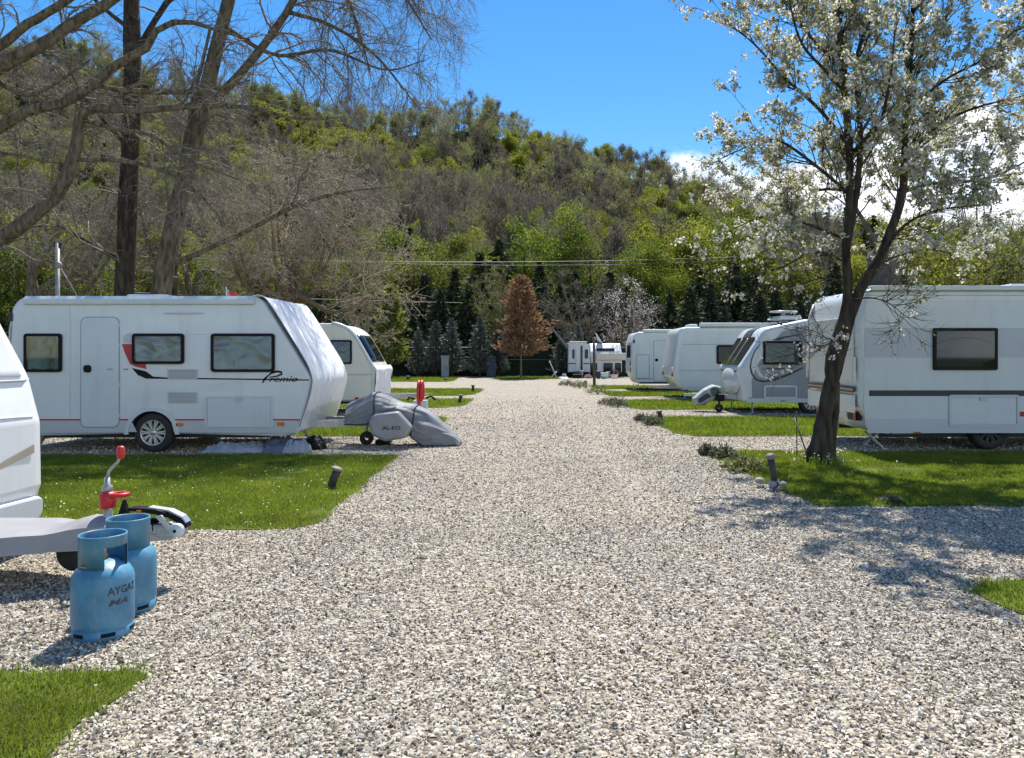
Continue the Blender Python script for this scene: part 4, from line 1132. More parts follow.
def lamp(parent, x, z, y, m=AMBER, w=0.12, h=0.05, name='marker_light'):
    return Geo().prism(rrect(x-w/2,z-h/2,x+w/2,z+h/2,0.015), y-0.022, y+0.002).build(name, m, parent)

# ------------------------------------------------------------------ bow fronted caravan on the left
d = 12.45
def LX(px): return X(px, d)
def LZ(py): return Z(py, d)
y0, y1 = d, d+2.3
t = thing('caravan', (-6.0, 13.6, 0), 'white caravan with a red swoosh, foil lined windows and Premio lettering', 'caravan')
zb = 0.26; wx = LX(152)
corner = fillet([(-8.40,zb),(-8.45,1.3),(-8.38,2.535),(-4.36,2.535),(-3.52,1.19),(-3.74,0.30)], [0.10,0.3,0.34,0.30,0.22,0.12], 8)
# splice the wheel arch into the bottom edge (profile runs clockwise from the low rear corner)
prof = np.vstack([corner, [(-3.74-0.25,zb)], np.array(arch(wx, 0.375, zb))[::-1]])
caravan_body(t, prof, y0, y1, 0.05, zlow=zb, archx=wx)
g = Geo(); g.ring([(wx+0.50*math.cos(a), 0.31+0.50*math.sin(a)) for a in np.linspace(-0.02,math.pi+0.02,24)]+[(wx-0.3,0.29),(wx+0.3,0.29)],
                  [(wx+0.425*math.cos(a), 0.31+0.425*math.sin(a)) for a in np.linspace(-0.02,math.pi+0.02,24)]+[(wx-0.3,0.285),(wx+0.3,0.285)], y0-0.025, y0+0.003)
arc = np.linspace(0.0, math.pi, 26)
g = Geo(); o = np.array([(wx+0.445*math.cos(a), 0.30+0.445*math.sin(a)) for a in arc]); q = np.array([(wx+0.378*math.cos(a), 0.30+0.378*math.sin(a)) for a in arc])
for k in range(25):
    g.prism([o[k],o[k+1],q[k+1],q[k]], y0-0.022, y0+0.003)
g.build('wheel_arch', SIDEW, t)
wheel(t, wx, y0+0.03, 0.325, 0.325)
wheel(t, wx, y1-0.22, 0.325, 0.325)
# lower skirt band and stripes
panel(t, 'skirt_band', [(-8.38,LZ(432)),(LX(137),LZ(432)),(LX(131),LZ(420)),(-8.40,LZ(420))], y0, MIDG)
panel(t, 'skirt_band', [(LX(174),LZ(432)),(-3.80,LZ(432)),(-3.72,LZ(420)),(LX(171),LZ(420))], y0, MIDG)
panel(t, 'pinstripe', [(-8.41,LZ(420.5)),(LX(130),LZ(420.5)),(LX(130),LZ(419)),(-8.41,LZ(419))], y0, REDP, 0.006)
panel(t, 'pinstripe', [(LX(174),LZ(420.5)),(-3.72,LZ(420.5)),(-3.72,LZ(419)),(LX(174),LZ(419))], y0, REDP, 0.006)
panel(t, 'black_stripe', [(LX(146),LZ(378.6)),(-3.57,LZ(380.6)),(-3.57,LZ(379.4)),(LX(146),LZ(377.2))], y0, BLACK, 0.005)
window(t, LX(25), LZ(372), LX(62.5), LZ(333.5), y0, 'foil', seed=1)
window(t, LX(133), LZ(364), LX(184.5), LZ(333.5), y0, 'foil', seed=2)
window(t, LX(211.5), LZ(372), LX(275), LZ(333.5), y0, 'foil', seed=3)
# swoosh: grey cap, red body, black tail
panel(t, 'grey_swoosh', [(LX(123),LZ(343)),(LX(134),LZ(343)),(LX(134),LZ(333)),(LX(127),LZ(333.5)),(LX(123),LZ(337))], y0, MIDG, 0.005)
panel(t, 'red_swoosh', [(LX(122),LZ(344)),(LX(125),LZ(353)),(LX(130),LZ(364)),(LX(137),LZ(367)),(LX(146.5),LZ(369)),(LX(145.5),LZ(364)),(LX(133),LZ(364)),(LX(133),LZ(344))], y0, REDP, 0.005)
panel(t, 'black_swoosh', [(LX(132),LZ(368)),(LX(138),LZ(375)),(LX(146),LZ(378.6)),(LX(153),LZ(378.7)),(LX(166),LZ(378.6)),(LX(166),LZ(377.4)),(LX(153),LZ(376.5)),(LX(147),LZ(372)),(LX(145),LZ(371))], y0, BLACK, 0.007)
lettering('remio', LX(268.5), y0-0.008, LZ(381.6), 0.135, BLACK, t, shear=0.35, sx=1.42, bold=0.006)
g = Geo()     # the tall flourish P
g.tube([(LX(262.5),y0-0.008,LZ(383)),(LX(265),y0-0.008,LZ(379)),(LX(268),y0-0.008,LZ(375.5))], [0.007,0.017,0.012], 6)
g.tube([(LX(267),y0-0.008,LZ(377)),(LX(271),y0-0.008,LZ(373.2)),(LX(277),y0-0.008,LZ(371.3)),(LX(281.5),y0-0.008,LZ(372)),(LX(282),y0-0.008,LZ(374)),(LX(277),y0-0.008,LZ(376.2)),(LX(269),y0-0.008,LZ(377.2))], [0.007,0.014,0.018,0.018,0.015,0.011,0.006], 6)
g.v = [np.column_stack([v[:,0], (v[:,1]-(y0-0.008))*0.2+y0-0.007, v[:,2]]) for v in g.v]
g.build('lettering', BLACK, t)
# panel joints and rivets of the side wall
for za in (334.6,):
    panel(t, 'panel_joint', [(LX(187),LZ(za)),(LX(209),LZ(za)),(LX(209),LZ(za-.6)),(LX(187),LZ(za-.6))], y0, MIDG, 0.003)
panel(t, 'panel_joint', [(LX(70),LZ(418)),(LX(70.5),LZ(418)),(LX(70.5),LZ(305)),(LX(70),LZ(305))], y0, MIDG, 0.003)
panel(t, 'panel_joint', [(-8.3,LZ(433.4)),(LX(128),LZ(433.4)),(LX(128),LZ(432.6)),(-8.3,LZ(432.6))], y0, GREYP, 0.006)
panel(t, 'panel_joint', [(LX(178),LZ(433.4)),(-3.8,LZ(433.4)),(-3.8,LZ(432.6)),(LX(178),LZ(432.6))], y0, GREYP, 0.006)
# door
dr = Geo().prism(rrect(LX(81.5),LZ(427),LX(119),LZ(317.5),0.09), y0-0.018, y0+0.002).build('door', SIDEW, t, bevel=0.008)
outline_frame(t, 'door_seal', LX(81.5)-0.013, LZ(427)-0.013, LX(119)+0.013, LZ(317.5)+0.013, 0.10, 0.013, y0, GREYP, 0.008)
Geo().prism(rrect(LX(84.5),LZ(372.5),LX(92),LZ(365),0.04), y0-0.04, y0-0.014).build('handle', BLACK, dr, bevel=0.006)
for zz in (325, 345, 385, 415): Geo().box(LX(118),y0-0.03,LZ(zz)-0.03,LX(120),y0-0.002,LZ(zz)+0.03).build('hinge', SIDEW, dr)
Geo().box(LX(108),y0-0.024,LZ(369.8),LX(113.5),y0-0.016,LZ(368.6)).build('badge', GREYP, dr)
Geo().box(LX(123.5),y0-0.012,LZ(370),LX(128),y0,LZ(368.6)).build('lock', GREYP, t)
# fridge vents, hatch, marker lights, awning rail
for za, zb_ in ((379,369),(403,392)):
    vt = Geo().prism(rrect(LX(168),LZ(za),LX(198),LZ(zb_),0.015), y0-0.016, y0+0.002).build('vent', MIDG, t, bevel=0.004)
    g = Geo()
    for k in range(7):
        z_ = LZ(za)+0.02+(LZ(zb_)-LZ(za)-0.04)*k/6; g.box(LX(169.5),y0-0.022,z_-0.004,LX(196.5),y0-0.014,z_+0.004)
    g.build('grille', GREYP, vt)
hatch = Geo().prism(rrect(LX(207.5),LZ(425),LX(271),LZ(398),0.03), y0-0.012, y0+0.002).build('hatch', SIDEW, t, bevel=0.004)
outline_frame(t, 'hatch_frame', LX(205), LZ(427), LX(273.5), LZ(395.5), 0.04, 0.035, y0, SIDEW, 0.02)
Geo().box(LX(235),y0-0.022,LZ(401.5),LX(243),y0-0.010,LZ(398.5)).build('latch', MIDG, hatch)
lamp(t, LX(180), LZ(424.5), y0, AMBER, 0.11, 0.05); lamp(t, LX(281), LZ(424), y0, AMBER, 0.11, 0.06); lamp(t, LX(11), LZ(317), y0, DKGREY, 0.06, 0.14)
Geo().prism(np.array([(LX(164+a*40),LZ(313.3-1.6*math.sin(a*math.pi))) for a in np.linspace(0,1,11)]), y0-0.05, y0).build('awning_light', SIDEW, t)
Geo().prism(fillet([(y0-0.06,2.40),(y0-0.075,2.48),(y0-0.02,2.535),(y0+0.10,2.545),(y0+0.10,2.49),(y0-0.0,2.40)],0.015,3), LX(26), LX(255), plane='yz').build('awning_case', SIDEW, t, bevel=0.004)
Geo().box(-6.9,y0+0.7,2.53,-6.2,y0+1.3,2.62).build('roof_hatch', WHITE, t, bevel=0.03)
Geo().tube([(-8.2,y0+0.06,2.50),(-8.35,y0+0.02,2.36),(-8.41,y0+0.0,2.0),(-8.43,y0+0.0,0.5)], 0.016, 6).build('corner_trim', MIDG, t)
drawbar(t, -3.75, -2.35, 13.6, 0.40)
for xx in (-8.0, -4.3):
    for yy in (y0+0.3, y1-0.3): steady(t, xx, yy, 0.30, -0.18 if xx < -6 else 0.15)
Geo().box(-8.0,y0+0.25,0.22,-4.2,y0+0.32,0.30).box(-8.0,y1-0.32,0.22,-4.2,y1-0.25,0.30).build('chassis', DKGREY, t)

# protective nose cover
nose = np.array([(-4.45,2.548),(-4.28,2.545),(-4.12,2.36),(-3.90,2.01),(-3.70,1.69),(-3.56,1.45),(-3.485,1.26),(-3.475,1.10),(-3.53,0.86),(-3.61,0.62),(-3.71,0.34),(-3.76,0.29)])
nose[:,0] -= 0.04
NP, _ = resample(np.column_stack([nose[:,0], np.zeros(len(nose)), nose[:,1]]), np.zeros(len(nose)), 70)
tan = nrm(np.gradient(NP, axis=0)); nor = np.column_stack([-tan[:,2], np.zeros(70), tan[:,0]])*-1
g = Geo(); nv = 90; vs = []
for i in range(70):
    for j in range(nv+1):
        v = j/nv; yy = y0-0.012+(y1-y0+0.024)*v
        s_ = NP[i,2]
        w = 0.7*0.012*mnoise.noise(Vector((yy*6.5, s_*0.9, 3)))+0.010*mnoise.noise(Vector((yy*16, s_*1.6+yy*3, 5)))+0.014*abs(mnoise.noise(Vector((yy*4+s_*3, s_*4-yy*2, 8))))+0.006*mnoise.noise(Vector((yy*30, s_*4, 2)))
        e = min(v, 1-v); off = 0.022+w*min(1, e*14)
        if e < 0.02: off = 0.004
        vs.append(NP[i]+nor[i]*off+np.array([0,yy,0]))
i = (np.arange(nv)[None,:]+np.arange(69)[:,None]*(nv+1)).ravel()
g.add(vs, np.column_stack([i,i+1,i+nv+2,i+nv+1]), 0, True)
COVER = mat('white_cover', (0.85,0.855,0.85), 0.75, 0.05, 9, bump=0.2, bscale=14, stretch=(1,1.6,0.35))
cv = g.build('nose_cover', COVER, None, origin=(-3.6,13.6,0.3), solid=0.006)
tag(cv, 'wrinkled white protective cover stretched over the nose of the Premio caravan', 'cover')
def onnose(zz, yy, off=0.046):
    k = int(np.argmin(np.abs(NP[:,2]-zz)+1.0*(NP[:,0] < -4.3))); return NP[k]+nor[k]*off+np.array([0,yy,0])
g = Geo()
g.tube([onnose(2.0,yy) for yy in np.linspace(y0+0.25,y1-0.25,14)], 0.014, 5)
g.tube([onnose(zz,y0+0.25+(2.0-zz)*0.1) for zz in np.linspace(2.0,1.5,8)]+[onnose(1.36-0.03*math.sin(a*3.14),y0+0.45+(y1-y0-0.9)*a) for a in np.linspace(0,1,12)]+[onnose(zz,y1-0.25-(2.0-zz)*0.1) for zz in np.linspace(1.5,2.0,8)], 0.011, 5)
g.tube([onnose(1.18,yy) for yy in np.linspace(y0+0.05,y1-0.05,14)], 0.006, 5)
g.build('seam', MIDG, cv)
g = Geo(); g.tube([onnose(zz,y0-0.012,0.006) for zz in np.linspace(2.4,0.4,40)], 0.008, 5); g.build('edging', GREYP, cv)

# grey cover draped over the drawbar
def lerp_tab(tab, x):
    return np.interp(x, [a for a, b in tab], [b for a, b in tab])
dC_ = 13.55
topz = [(X(350,dC_),.72),(X(356,dC_),.76),(X(366,dC_),.86),(X(374,dC_),.94),(X(382,dC_),.88),(X(393,dC_),.80),(X(404,dC_),.76),(X(414,dC_),.72),(X(424,dC_),.62),(X(436,dC_),.48),(X(447,dC_),.34),(X(456,dC_),.18),(X(461,dC_),.05)]
botz = [(X(350,dC_),.42),(X(372,dC_),.42),(X(380,dC_),.52),(X(398,dC_),.60),(X(410,dC_),.45),(X(418,dC_),.20),(X(426,dC_),.05),(X(461,dC_),.02)]
hw = [(X(350,dC_),.38),(X(375,dC_),.36),(X(400,dC_),.34),(X(430,dC_),.30),(X(461,dC_),.22)]
g = Geo(); vs = []; nu, nv = 140, 64
for a in range(nu+1):
    xx = X(350,dC_)+(X(461,dC_)-X(350,dC_))*a/nu
    zt, zb_, w_ = lerp_tab(topz,xx), lerp_tab(botz,xx), lerp_tab(hw,xx)
    for b in range(nv+1):
        s_ = -1+2*b/nv; q = abs(s_)
        yy = math.copysign(min(1, q*1.6)**0.8*w_, s_)
        drop_ = max(0, q-0.28)/0.72
        zz = zt-(zt-zb_)*drop_**1.1-0.03*q
        n1_ = mnoise.noise(Vector((xx*4+drop_*1.2, yy*3, zz*2)))
        q1 = (1-abs(mnoise.noise(Vector((xx*3.2+zz*3.5, zz*2.2-xx*1.3, 4)))))**3; q2 = (1-abs(mnoise.noise(Vector((xx*7+zz*6, zz*4-xx*3, 9)))))**3
        ph = 13*(xx*0.75+drop_*0.55)+4.0*mnoise.noise(Vector((xx*1.6, zz*1.6, 11))); ph2 = 25*(xx*0.5+drop_*0.9)+5*mnoise.noise(Vector((xx*2.2, zz*2.0, 15)))
        fold = (0.032*math.sin(ph)*(0.5+0.5*math.sin(ph*0.37+1))+0.014*math.sin(ph2))*min(1,drop_*2.5+0.1)
        fold += 0.030*n1_
        n2_ = abs(mnoise.noise(Vector((xx*6-zz*5, yy*4, 7))))
        vs.append((xx+0.02*n1_+(0.06*drop_*math.sin(xx*7) if a not in (0,nu) else 0), 13.55+yy+math.copysign(fold,s_), max(zz+0.015*n1_+0.018*math.sin(ph)*(1-drop_), 0.02)))
i = (np.arange(nv)[None,:]+np.arange(nu)[:,None]*(nv+1)).ravel()
g.add(vs, np.column_stack([i,i+1,i+nv+2,i+nv+1]), 0, True)
cv2 = g.build('drawbar_cover', TARP, None, origin=(-2.2,13.55,0), solid=0.008)
tag(cv2, 'grey fabric cover draped over the drawbar in front of the covered caravan nose', 'cover')
g = Geo()
for xs_ in (X(378,dC_), X(418,dC_)):
    cv_ = np.array(vs).reshape(nu+1, nv+1, 3); a = int((xs_-X(350,dC_))/(X(461,dC_)-X(350,dC_))*nu)
    ln = cv_[a]; out_ = np.column_stack([np.zeros(nv+1), np.sign(np.linspace(-1,1,nv+1))*0.012, np.full(nv+1,0.012)])
    g.tube(ln+out_, 0.014, 6)
g.build('strap', DKGREY, cv2)
g = Geo(); cv_ = np.array(vs).reshape(nu+1, nv+1, 3); g.tube(cv_[:,0]+np.array([0,-0.008,0.004]), 0.012, 6); g.build('hem', DKGREY, cv2)
PALET = mat('pale_tarp', (0.27,0.275,0.285), 0.5, 0.08, 8, bump=0.15, bscale=40)
g = Geo()
pp = fillet([(X(a,13.1),Z(b,13.1)) for a, b in ((370,422),(375,414),(399,411),(413,427),(407,437),(386,441),(373,434))], 0.07, 5)
cp = shell(pp, 12.93, 13.32, 0.06).build('pale_panel', PALET, cv2)
lettering('AL-KO', X(384.5,13.1), 12.925, Z(428.6,13.1), 0.085, DKGREY, cv2, sx=1.2, bold=0.03)
jw = thing('jockey_wheel', (X(365,13.6),13.6,0), 'black jockey wheel and stay under the grey draped drawbar cover', 'wheel')
g = Geo().lathe([(0.04,-.05),(.11,-.05),(.12,-.03),(.12,.03),(.11,.05),(.04,.05)], (X(366,13.5),13.55,0.12), 24, 'y'); g.build('tyre', RUBBER, jw)
Geo().tube([(X(366,13.5),13.55,0.12),(X(367,13.5),13.55,0.55)], 0.025, 8).build('post', GALV, jw)
Geo().box(X(376,13.5),13.4,0.02,X(390,13.5),13.7,0.10).build('chock', BLACK, jw, bevel=0.02)

# sheeting stuffed under the caravan
def heap(name, x0, x1, yc, wy, h, m, label, cat, seed, k=1.0):
    g = Geo(); nu, nv = 60, 28; vs = []
    for a in range(nu+1):
        for b in range(nv+1):
            u = -1+2*a/nu; v = -1+2*b/nv
            e = max(0, 1-(abs(u)**3.5)) * max(0, 1-abs(v)**2.2)
            xx = x0+(x1-x0)*a/nu; yy = yc+wy*v
            n_ = mnoise.noise(Vector((xx*4*k, yy*5*k, seed)))*0.5+abs(mnoise.noise(Vector((xx*9*k+yy*3, yy*8*k-xx*4, seed+4))))*0.5
            vs.append((xx+0.05*mnoise.noise(Vector((yy*6,xx*6,seed))), yy+0.04*n_*e, 0.012+h*(e**0.6)*(0.55+0.75*n_)))
    i = (np.arange(nv)[None,:]+np.arange(nu)[:,None]*(nv+1)).ravel()
    g.add(vs, np.column_stack([i,i+nv+1,i+nv+2,i+1]), 0, True)
    return tag(g.build(name, m, None, origin=((x0+x1)/2,yc,0)), label, cat)
heap('sheeting', X(203,12.5), X(270,12.5), 12.62, 0.24, 0.21, CLOTHW, 'long crumpled pale grey sheet under the Premio caravan', 'sheet', 2)
heap('tarpaulin', X(262,12.5), X(296,12.5), 12.60, 0.24, 0.30, CLOTHB, 'folded slate blue tarpaulin between the pale sheet and the pale sack', 'tarpaulin', 5)
heap('sack', X(285,12.5), X(309,12.5), 12.5, 0.17, 0.33, CLOTHW, 'upright pale bluish sack under the caravan nose', 'sack', 9)
heap('bag', X(303,12.9), X(324,12.9), 12.95, 0.20, 0.26, BLACK, 'black bag on the gravel right of the pale sack', 'bag', 13)

# pole with a small horn and a guy rope behind the roof, and a pennant
t = thing('mast', (X(58,16.2),16.2,0), 'slim grey mast with a round pale lamp behind the Premio caravan roof', 'mast')
Geo().tube([(X(58,16.2),16.2,0),(X(57.5,16.2),16.2,Z(243,16.2))], 0.045, 8).build('pole', GALV, t)
Geo().lathe([(0.0001,-.06),(0.06,-.04),(0.075,0),(0.06,.04),(0.0001,.06)], (X(58,16.1),16.12,Z(265,16.1)), 16, 'y').build('lamp', PALET, t)
Geo().beam((X(54,16.2),16.2,Z(244,16.2)),(X(61,16.2),16.2,Z(246,16.2)),0.05,0.12).build('bracket', DKGREY, t)
Geo().tube([(X(61,16.2),16.2,Z(269,16.2)),(X(71,16.2),16.4,Z(294,16.2)),(X(80,16.2),16.6,0.3)], 0.012, 5).build('stay', PALET, t)
t = thing('pennant', (X(230,16),16,0), 'small red and white pennant poking up behind the roof rail', 'flag')
Geo().tube([(X(231,16),16,0),(X(226,16),16,Z(287,16))], 0.012, 6).build('pole', PALET, t)
g = Geo(); g.prism([(X(226,16),Z(288,16)),(X(228,16),Z(298,16)),(X(231,16),Z(297,16)),(X(229,16),Z(291,16))],15.99,16.0).build('white_cloth', CLOTHW, t)
g = Geo(); g.prism([(X(229,16),Z(291,16)),(X(231,16),Z(298,16)),(X(240,16),Z(296,16)),(X(234,16),Z(292,16))],15.985,16.0).build('red_cloth', RED, t)

# ------------------------------------------------------------------ cream caravan behind
d = 20.5; y0, y1 = d, d+2.25
t = thing('caravan', (-6.6,21.6,0), 'cream caravan with a rounded sloping front window, half hidden behind the Premio caravan', 'caravan')
prof = fillet([(-9.7,.28),(-9.7,2.42),(-4.85,2.42),(-4.16,1.2),(-4.22,.28)], [0.1,0.3,0.9,0.3,0.08], 12)
caravan_body(t, prof, y0, y1, 0.06, [CREAM, UNDER], zlow=0.28)
window(t, X(322,d), Z(364,d), X(352,d), Z(340,d), y0, 'foil', seed=6)
window(t, X(215,d), Z(364,d), X(255,d), Z(340,d), y0, 'dark')
panel(t, 'waist_line', [(-9.65,Z(375.2,d)),(X(372,d),Z(375.2,d)),(X(372,d),Z(374,d)),(-9.65,Z(374,d))], y0, MIDG, 0.006)
panel(t, 'skirt_line', [(-9.65,Z(401.5,d)),(X(371,d),Z(401.5,d)),(X(371,d),Z(399.8,d)),(-9.65,Z(399.8,d))], y0, GREYP, 0.006)
lamp(t, X(357,d), Z(398.5,d), y0, LAMPR, 0.11, 0.06)
g = Geo()                                            # white corner moulding along the sloping front
pts = [p for p in prof if p[0] > -5.35 and p[1] > 0.3]
g.tube([(p[0]+0.0,y0+0.03,p[1]) for p in pts], 0.05, 8); g.build('corner_trim', WHITE, t)
fk = sorted([p for p in prof if p[0] > -5.0 and 0.4 < p[1] < 2.4], key=lambda p: p[1])
def ffx(zz): return float(np.interp(zz, [p[1] for p in fk], [p[0] for p in fk]))
fw_ = Geo(); fa, fb = np.array([-4.62,2.12]), np.array([-4.22,1.42]); nn = nrm(np.array([(fa-fb)[1], -(fa-fb)[0]]))
zs = np.linspace(1.40,2.12,9)
fw_.add(np.vstack([[(ffx(zz)+.02,y0+.16,zz),(ffx(zz)+.02,y1-.20,zz)] for zz in zs]), [(2*k,2*k+1,2*k+3,2*k+2) for k in range(8)], 0, True)
fw_.build('front_window', GLASSD, t, solid=0.015)
drawbar(t, -4.25, -3.1, 21.6, 0.42)
wheel(t, -7.0, y0+0.02, 0.32, 0.32)
for xx in (-9.2, -4.7): steady(t, xx, y0+0.3, 0.32, 0.12)
g = Geo(); vs = []
for a in range(21):
    for b in range(31):
        zz = 0.36+0.92*a/20; yy = y0-0.03+(y1-y0+0.06)*b/30
        xo = np.interp(zz, [0.3,1.2,1.3], [-4.20,-4.13,-4.2])
        vs.append((xo+0.05+0.03*mnoise.noise(Vector((yy*5,zz*4,2))), yy, zz))
i = (np.arange(30)[None,:]+np.arange(20)[:,None]*31).ravel()
tag(g.add(vs, np.column_stack([i,i+1,i+32,i+31]), 0, True).build('nose_cover', COVER, None, origin=(-4.2,21.6,.3), solid=0.006), 'white sheet covering the lower front of the cream caravan', 'cover')

# red reel post on the strip
dd = 21.2
t = thing('hose_reel', (X(420,dd),dd,0), 'red upright hose reel on a white stand by the grass strip, above the draped cover', 'hose reel')
Geo().box(X(414,dd),dd-.15,0,X(427.5,dd),dd+.15,Z(400,dd)).build('stand', WHITE, t, bevel=0.02)
g = Geo()
for px in (419.2, 422.2):
    a = np.linspace(0,2*math.pi,29); g.tube([(X(px,dd),dd+0.21*math.cos(q),0.56+0.29*math.sin(q)) for q in a], 0.040, 8, caps=False)
g.build('reel', RED, t)
Geo().box(X(418.3,dd),dd-.18,Z(407,dd),X(421.5,dd),dd-.12,Z(390,dd)).build('guard', RED, t)
g = Geo(); g.tube([(X(426,dd),dd,Z(398,dd)),(X(432,dd),dd-.1,Z(396,dd)),(X(436,dd),dd-.15,Z(399.5,dd))],0.03,6).tube([(X(414,dd),dd,Z(399,dd)),(X(410,dd),dd-.1,Z(397,dd)),(X(408,dd),dd-.1,Z(400,dd))],0.03,6); g.build('hose', BLACK, t)

# ------------------------------------------------------------------ large caravan on the right (rear towards the road)
d = 12.65; y0, y1 = d, d+2.32
t = thing('caravan', (8.5,13.8,0), 'large white caravan with grey bands and a wide dark window behind the blossoming tree', 'caravan')
x0 = X(862,d)-0.08; zb = 0.265
prof = fillet([(x0+0.42,zb),(x0+0.05,0.75),(x0,2.0),(x0+0.12,2.70),(12.4,2.70),(12.7,1.2),(12.2,zb)], [0.35,0.25,0.3,0.30,0.5,0.5,0.3], 9)
wx = X(996,d)
caravan_body(t, np.vstack([prof, np.array(arch(wx,0.40,zb))[::-1]]) , y0, y1, 0.10, [WHITE, UNDER], zlow=zb, archx=wx)
def RX_(px): return X(px,d)
def RZ_(py): return Z(py,d)
panel(t, 'side_panel', [(RX_(869),RZ_(433)),(12.0,RZ_(433)),(12.3,RZ_(300)),(RX_(866),RZ_(300)),(RX_(864),RZ_(330)),(RX_(864),RZ_(405)),(RX_(865.5),RZ_(424))], y0, SIDEW, 0.004)
panel(t, 'grey_band', [(RX_(864.2),RZ_(357.5)),(12.3,RZ_(357.5)),(12.3,RZ_(328)),(RX_(864.2),RZ_(328))], y0, mat('band_grey',(0.40,0.44,0.49),0.4,0.03,2,coat=0.2), 0.007)
panel(t, 'pale_band', [(RX_(865),RZ_(371)),(12.3,RZ_(371)),(12.3,RZ_(357.6)),(RX_(864.5),RZ_(357.6))], y0, mat('band_pale',(0.54,0.58,0.61),0.4,0.03,2,coat=0.2), 0.006)
panel(t, 'dark_stripe', [(RX_(869),RZ_(396)),(12.3,RZ_(396)),(12.3,RZ_(390.3)),(RX_(869),RZ_(390.3))], y0, DKGREY, 0.010)
panel(t, 'lower_band', [(RX_(868),RZ_(432)),(12.1,RZ_(432)),(12.2,RZ_(419)),(RX_(866),RZ_(419))], y0, mat('band_low',(0.47,0.52,0.55),0.4,0.03,2,coat=0.2), 0.008)
window(t, RX_(932.5), RZ_(370), RX_(996.5), RZ_(328), y0, 'net', r=0.03, fw=0.05)
g = Geo(); w0, w1 = RX_(935.5), RX_(993.5)
g.tube([(w0+(w1-w0)*u, y0-0.013, RZ_(337.5+6.0*abs(2*u-1)**1.6)) for u in np.linspace(0,1,21)], 0.010, 5); g.v = [v*np.array([1,0,1])+np.array([0,y0-0.036,0])+(v-v.mean(0))*np.array([0,.2,0]) for v in g.v]; g.build('curtain_rail', DKGREY, t)
Geo().prism([(RX_(993.8)+0.20*math.cos(a)*1.0-0.0, RZ_(367.8)+0.14*math.sin(a)) for a in np.linspace(math.pi/2,math.pi,8)]+[(RX_(993.8),RZ_(367.8))], y0-0.022, y0-0.017).build('window_latch', BLACK, t)
window(t, 10.6, RZ_(370), 11.9, RZ_(328), y0, 'net', r=0.03, fw=0.05)
hatch = Geo().prism(rrect(RX_(950.5),RZ_(424),RX_(1016),RZ_(397.5),0.03), y0-0.016, y0+0.002).build('hatch', SIDEW, t, bevel=0.004)
outline_frame(t, 'hatch_frame', RX_(948.5), RZ_(426.5), RX_(1018.5), RZ_(394.8), 0.04, 0.035, y0, mat('frame_grey',(0.50,0.54,0.56),0.4,0.03,4), 0.022)
Geo().box(RX_(979),y0-0.03,RZ_(400.5),RX_(986),y0-0.012,RZ_(397)).build('latch', MIDG, hatch)
Geo().box(RX_(870),y0-0.07,2.64,12.2,y0+0.14,2.72).build('roof_rail', SIDEW, t, bevel=0.015)
Geo().prism([(RX_(866),2.64),(RX_(875),2.70),(RX_(899),2.70),(RX_(899),2.64)], y0-0.03,y0+0.1).build('rail_end', WHITE, t, bevel=0.01)
panel(t, 'seam', [(RX_(866),RZ_(295.5)),(12.2,RZ_(295.5)),(12.2,RZ_(294.9)),(RX_(866),RZ_(294.9))], y0, GREYP, 0.006)
lamp(t, RX_(917), RZ_(432.4), y0, AMBER, 0.11, 0.025)
lamp(t, RX_(1022.5), RZ_(414), y0, LAMPR, 0.08, 0.08)
wheel(t, wx, y0+0.16, 0.32, 0.32, rimm=DKGREY); wheel(t, wx, y1-0.24, 0.32, 0.32, rimm=DKGREY)
# rear face: framed panel, light bar, lamps, plate
def rear(name, ya, yb, za, zb_, m, off, bev=0.006, xbase=None, th=0.03):
    xa = x0 if xbase is None else xbase
    return Geo().box(xa-off, ya, za, xa-off+th, yb, zb_).build(name, m, t, bevel=bev)
RIM = mat('rear_moulding',(0.66,0.66,0.62),0.4,0.03,3,coat=0.2)
for ya in (y0+0.14, y1-0.14):
    Geo().tube([(x0+0.10,ya,2.55),(x0-0.015,ya,2.2),(x0-0.02,ya,1.9),(x0-0.01,ya,1.3)], 0.03, 8).build('rear_pillar', RIM, t)
rear('rear_panel', y0+0.20, y1-0.20, 1.16, 2.22, CREAM, 0.006)  # cream on a white caravan: warm gravel bounce put into the colour
rear('handle_bar', y0+0.05, y0+0.11, 1.15, 1.55, RIM, 0.03)
rear('handle_bar', y1-0.11, y1-0.05, 1.15, 1.55, RIM, 0.03)
lb = rear('light_bar', y0+0.12, y1-0.12, 0.96, 1.06, mat('rear_bar',(0.13,0.035,0.03),0.3,0.15,8), 0.022)
Geo().box(x0-0.028,y0+0.13,1.00,x0-0.02,y1-0.13,1.02).build('chrome_strip', ALLOY, lb)
rear('bumper', y0+0.10, y1-0.10, 0.62, 0.92, RIM, 0.012, 0.02)
for ya in (y0+0.28, y1-0.62):
    q = rear('rear_lamp', ya, ya+0.34, 0.48, 0.62, DKGREY, -0.10, xbase=x0, th=0.10)
    Geo().box(x0+0.09,ya+(0.0 if ya < 13.5 else 0.24),0.49,x0+0.13,ya+(0.10 if ya < 13.5 else 0.34),0.61).build('lens', LAMPR, q, bevel=0.004)
q = rear('number_plate', 13.3, 13.8, 0.50, 0.61, mat('plate',(0.7,0.7,0.68),0.4,0.03,4), -0.09)
steady(t, RX_(872), y0+0.25, 0.30, 0.30); steady(t, RX_(905), y0+0.9, 0.30, -0.28); steady(t, 11.8, y0+0.3, 0.3, 0.2)
Geo().box(x0+0.5,y0+0.3,0.20,12.2,y0+0.37,0.28).box(x0+0.5,y1-0.37,0.20,12.2,y1-0.3,0.28).build('chassis', DKGREY, t)
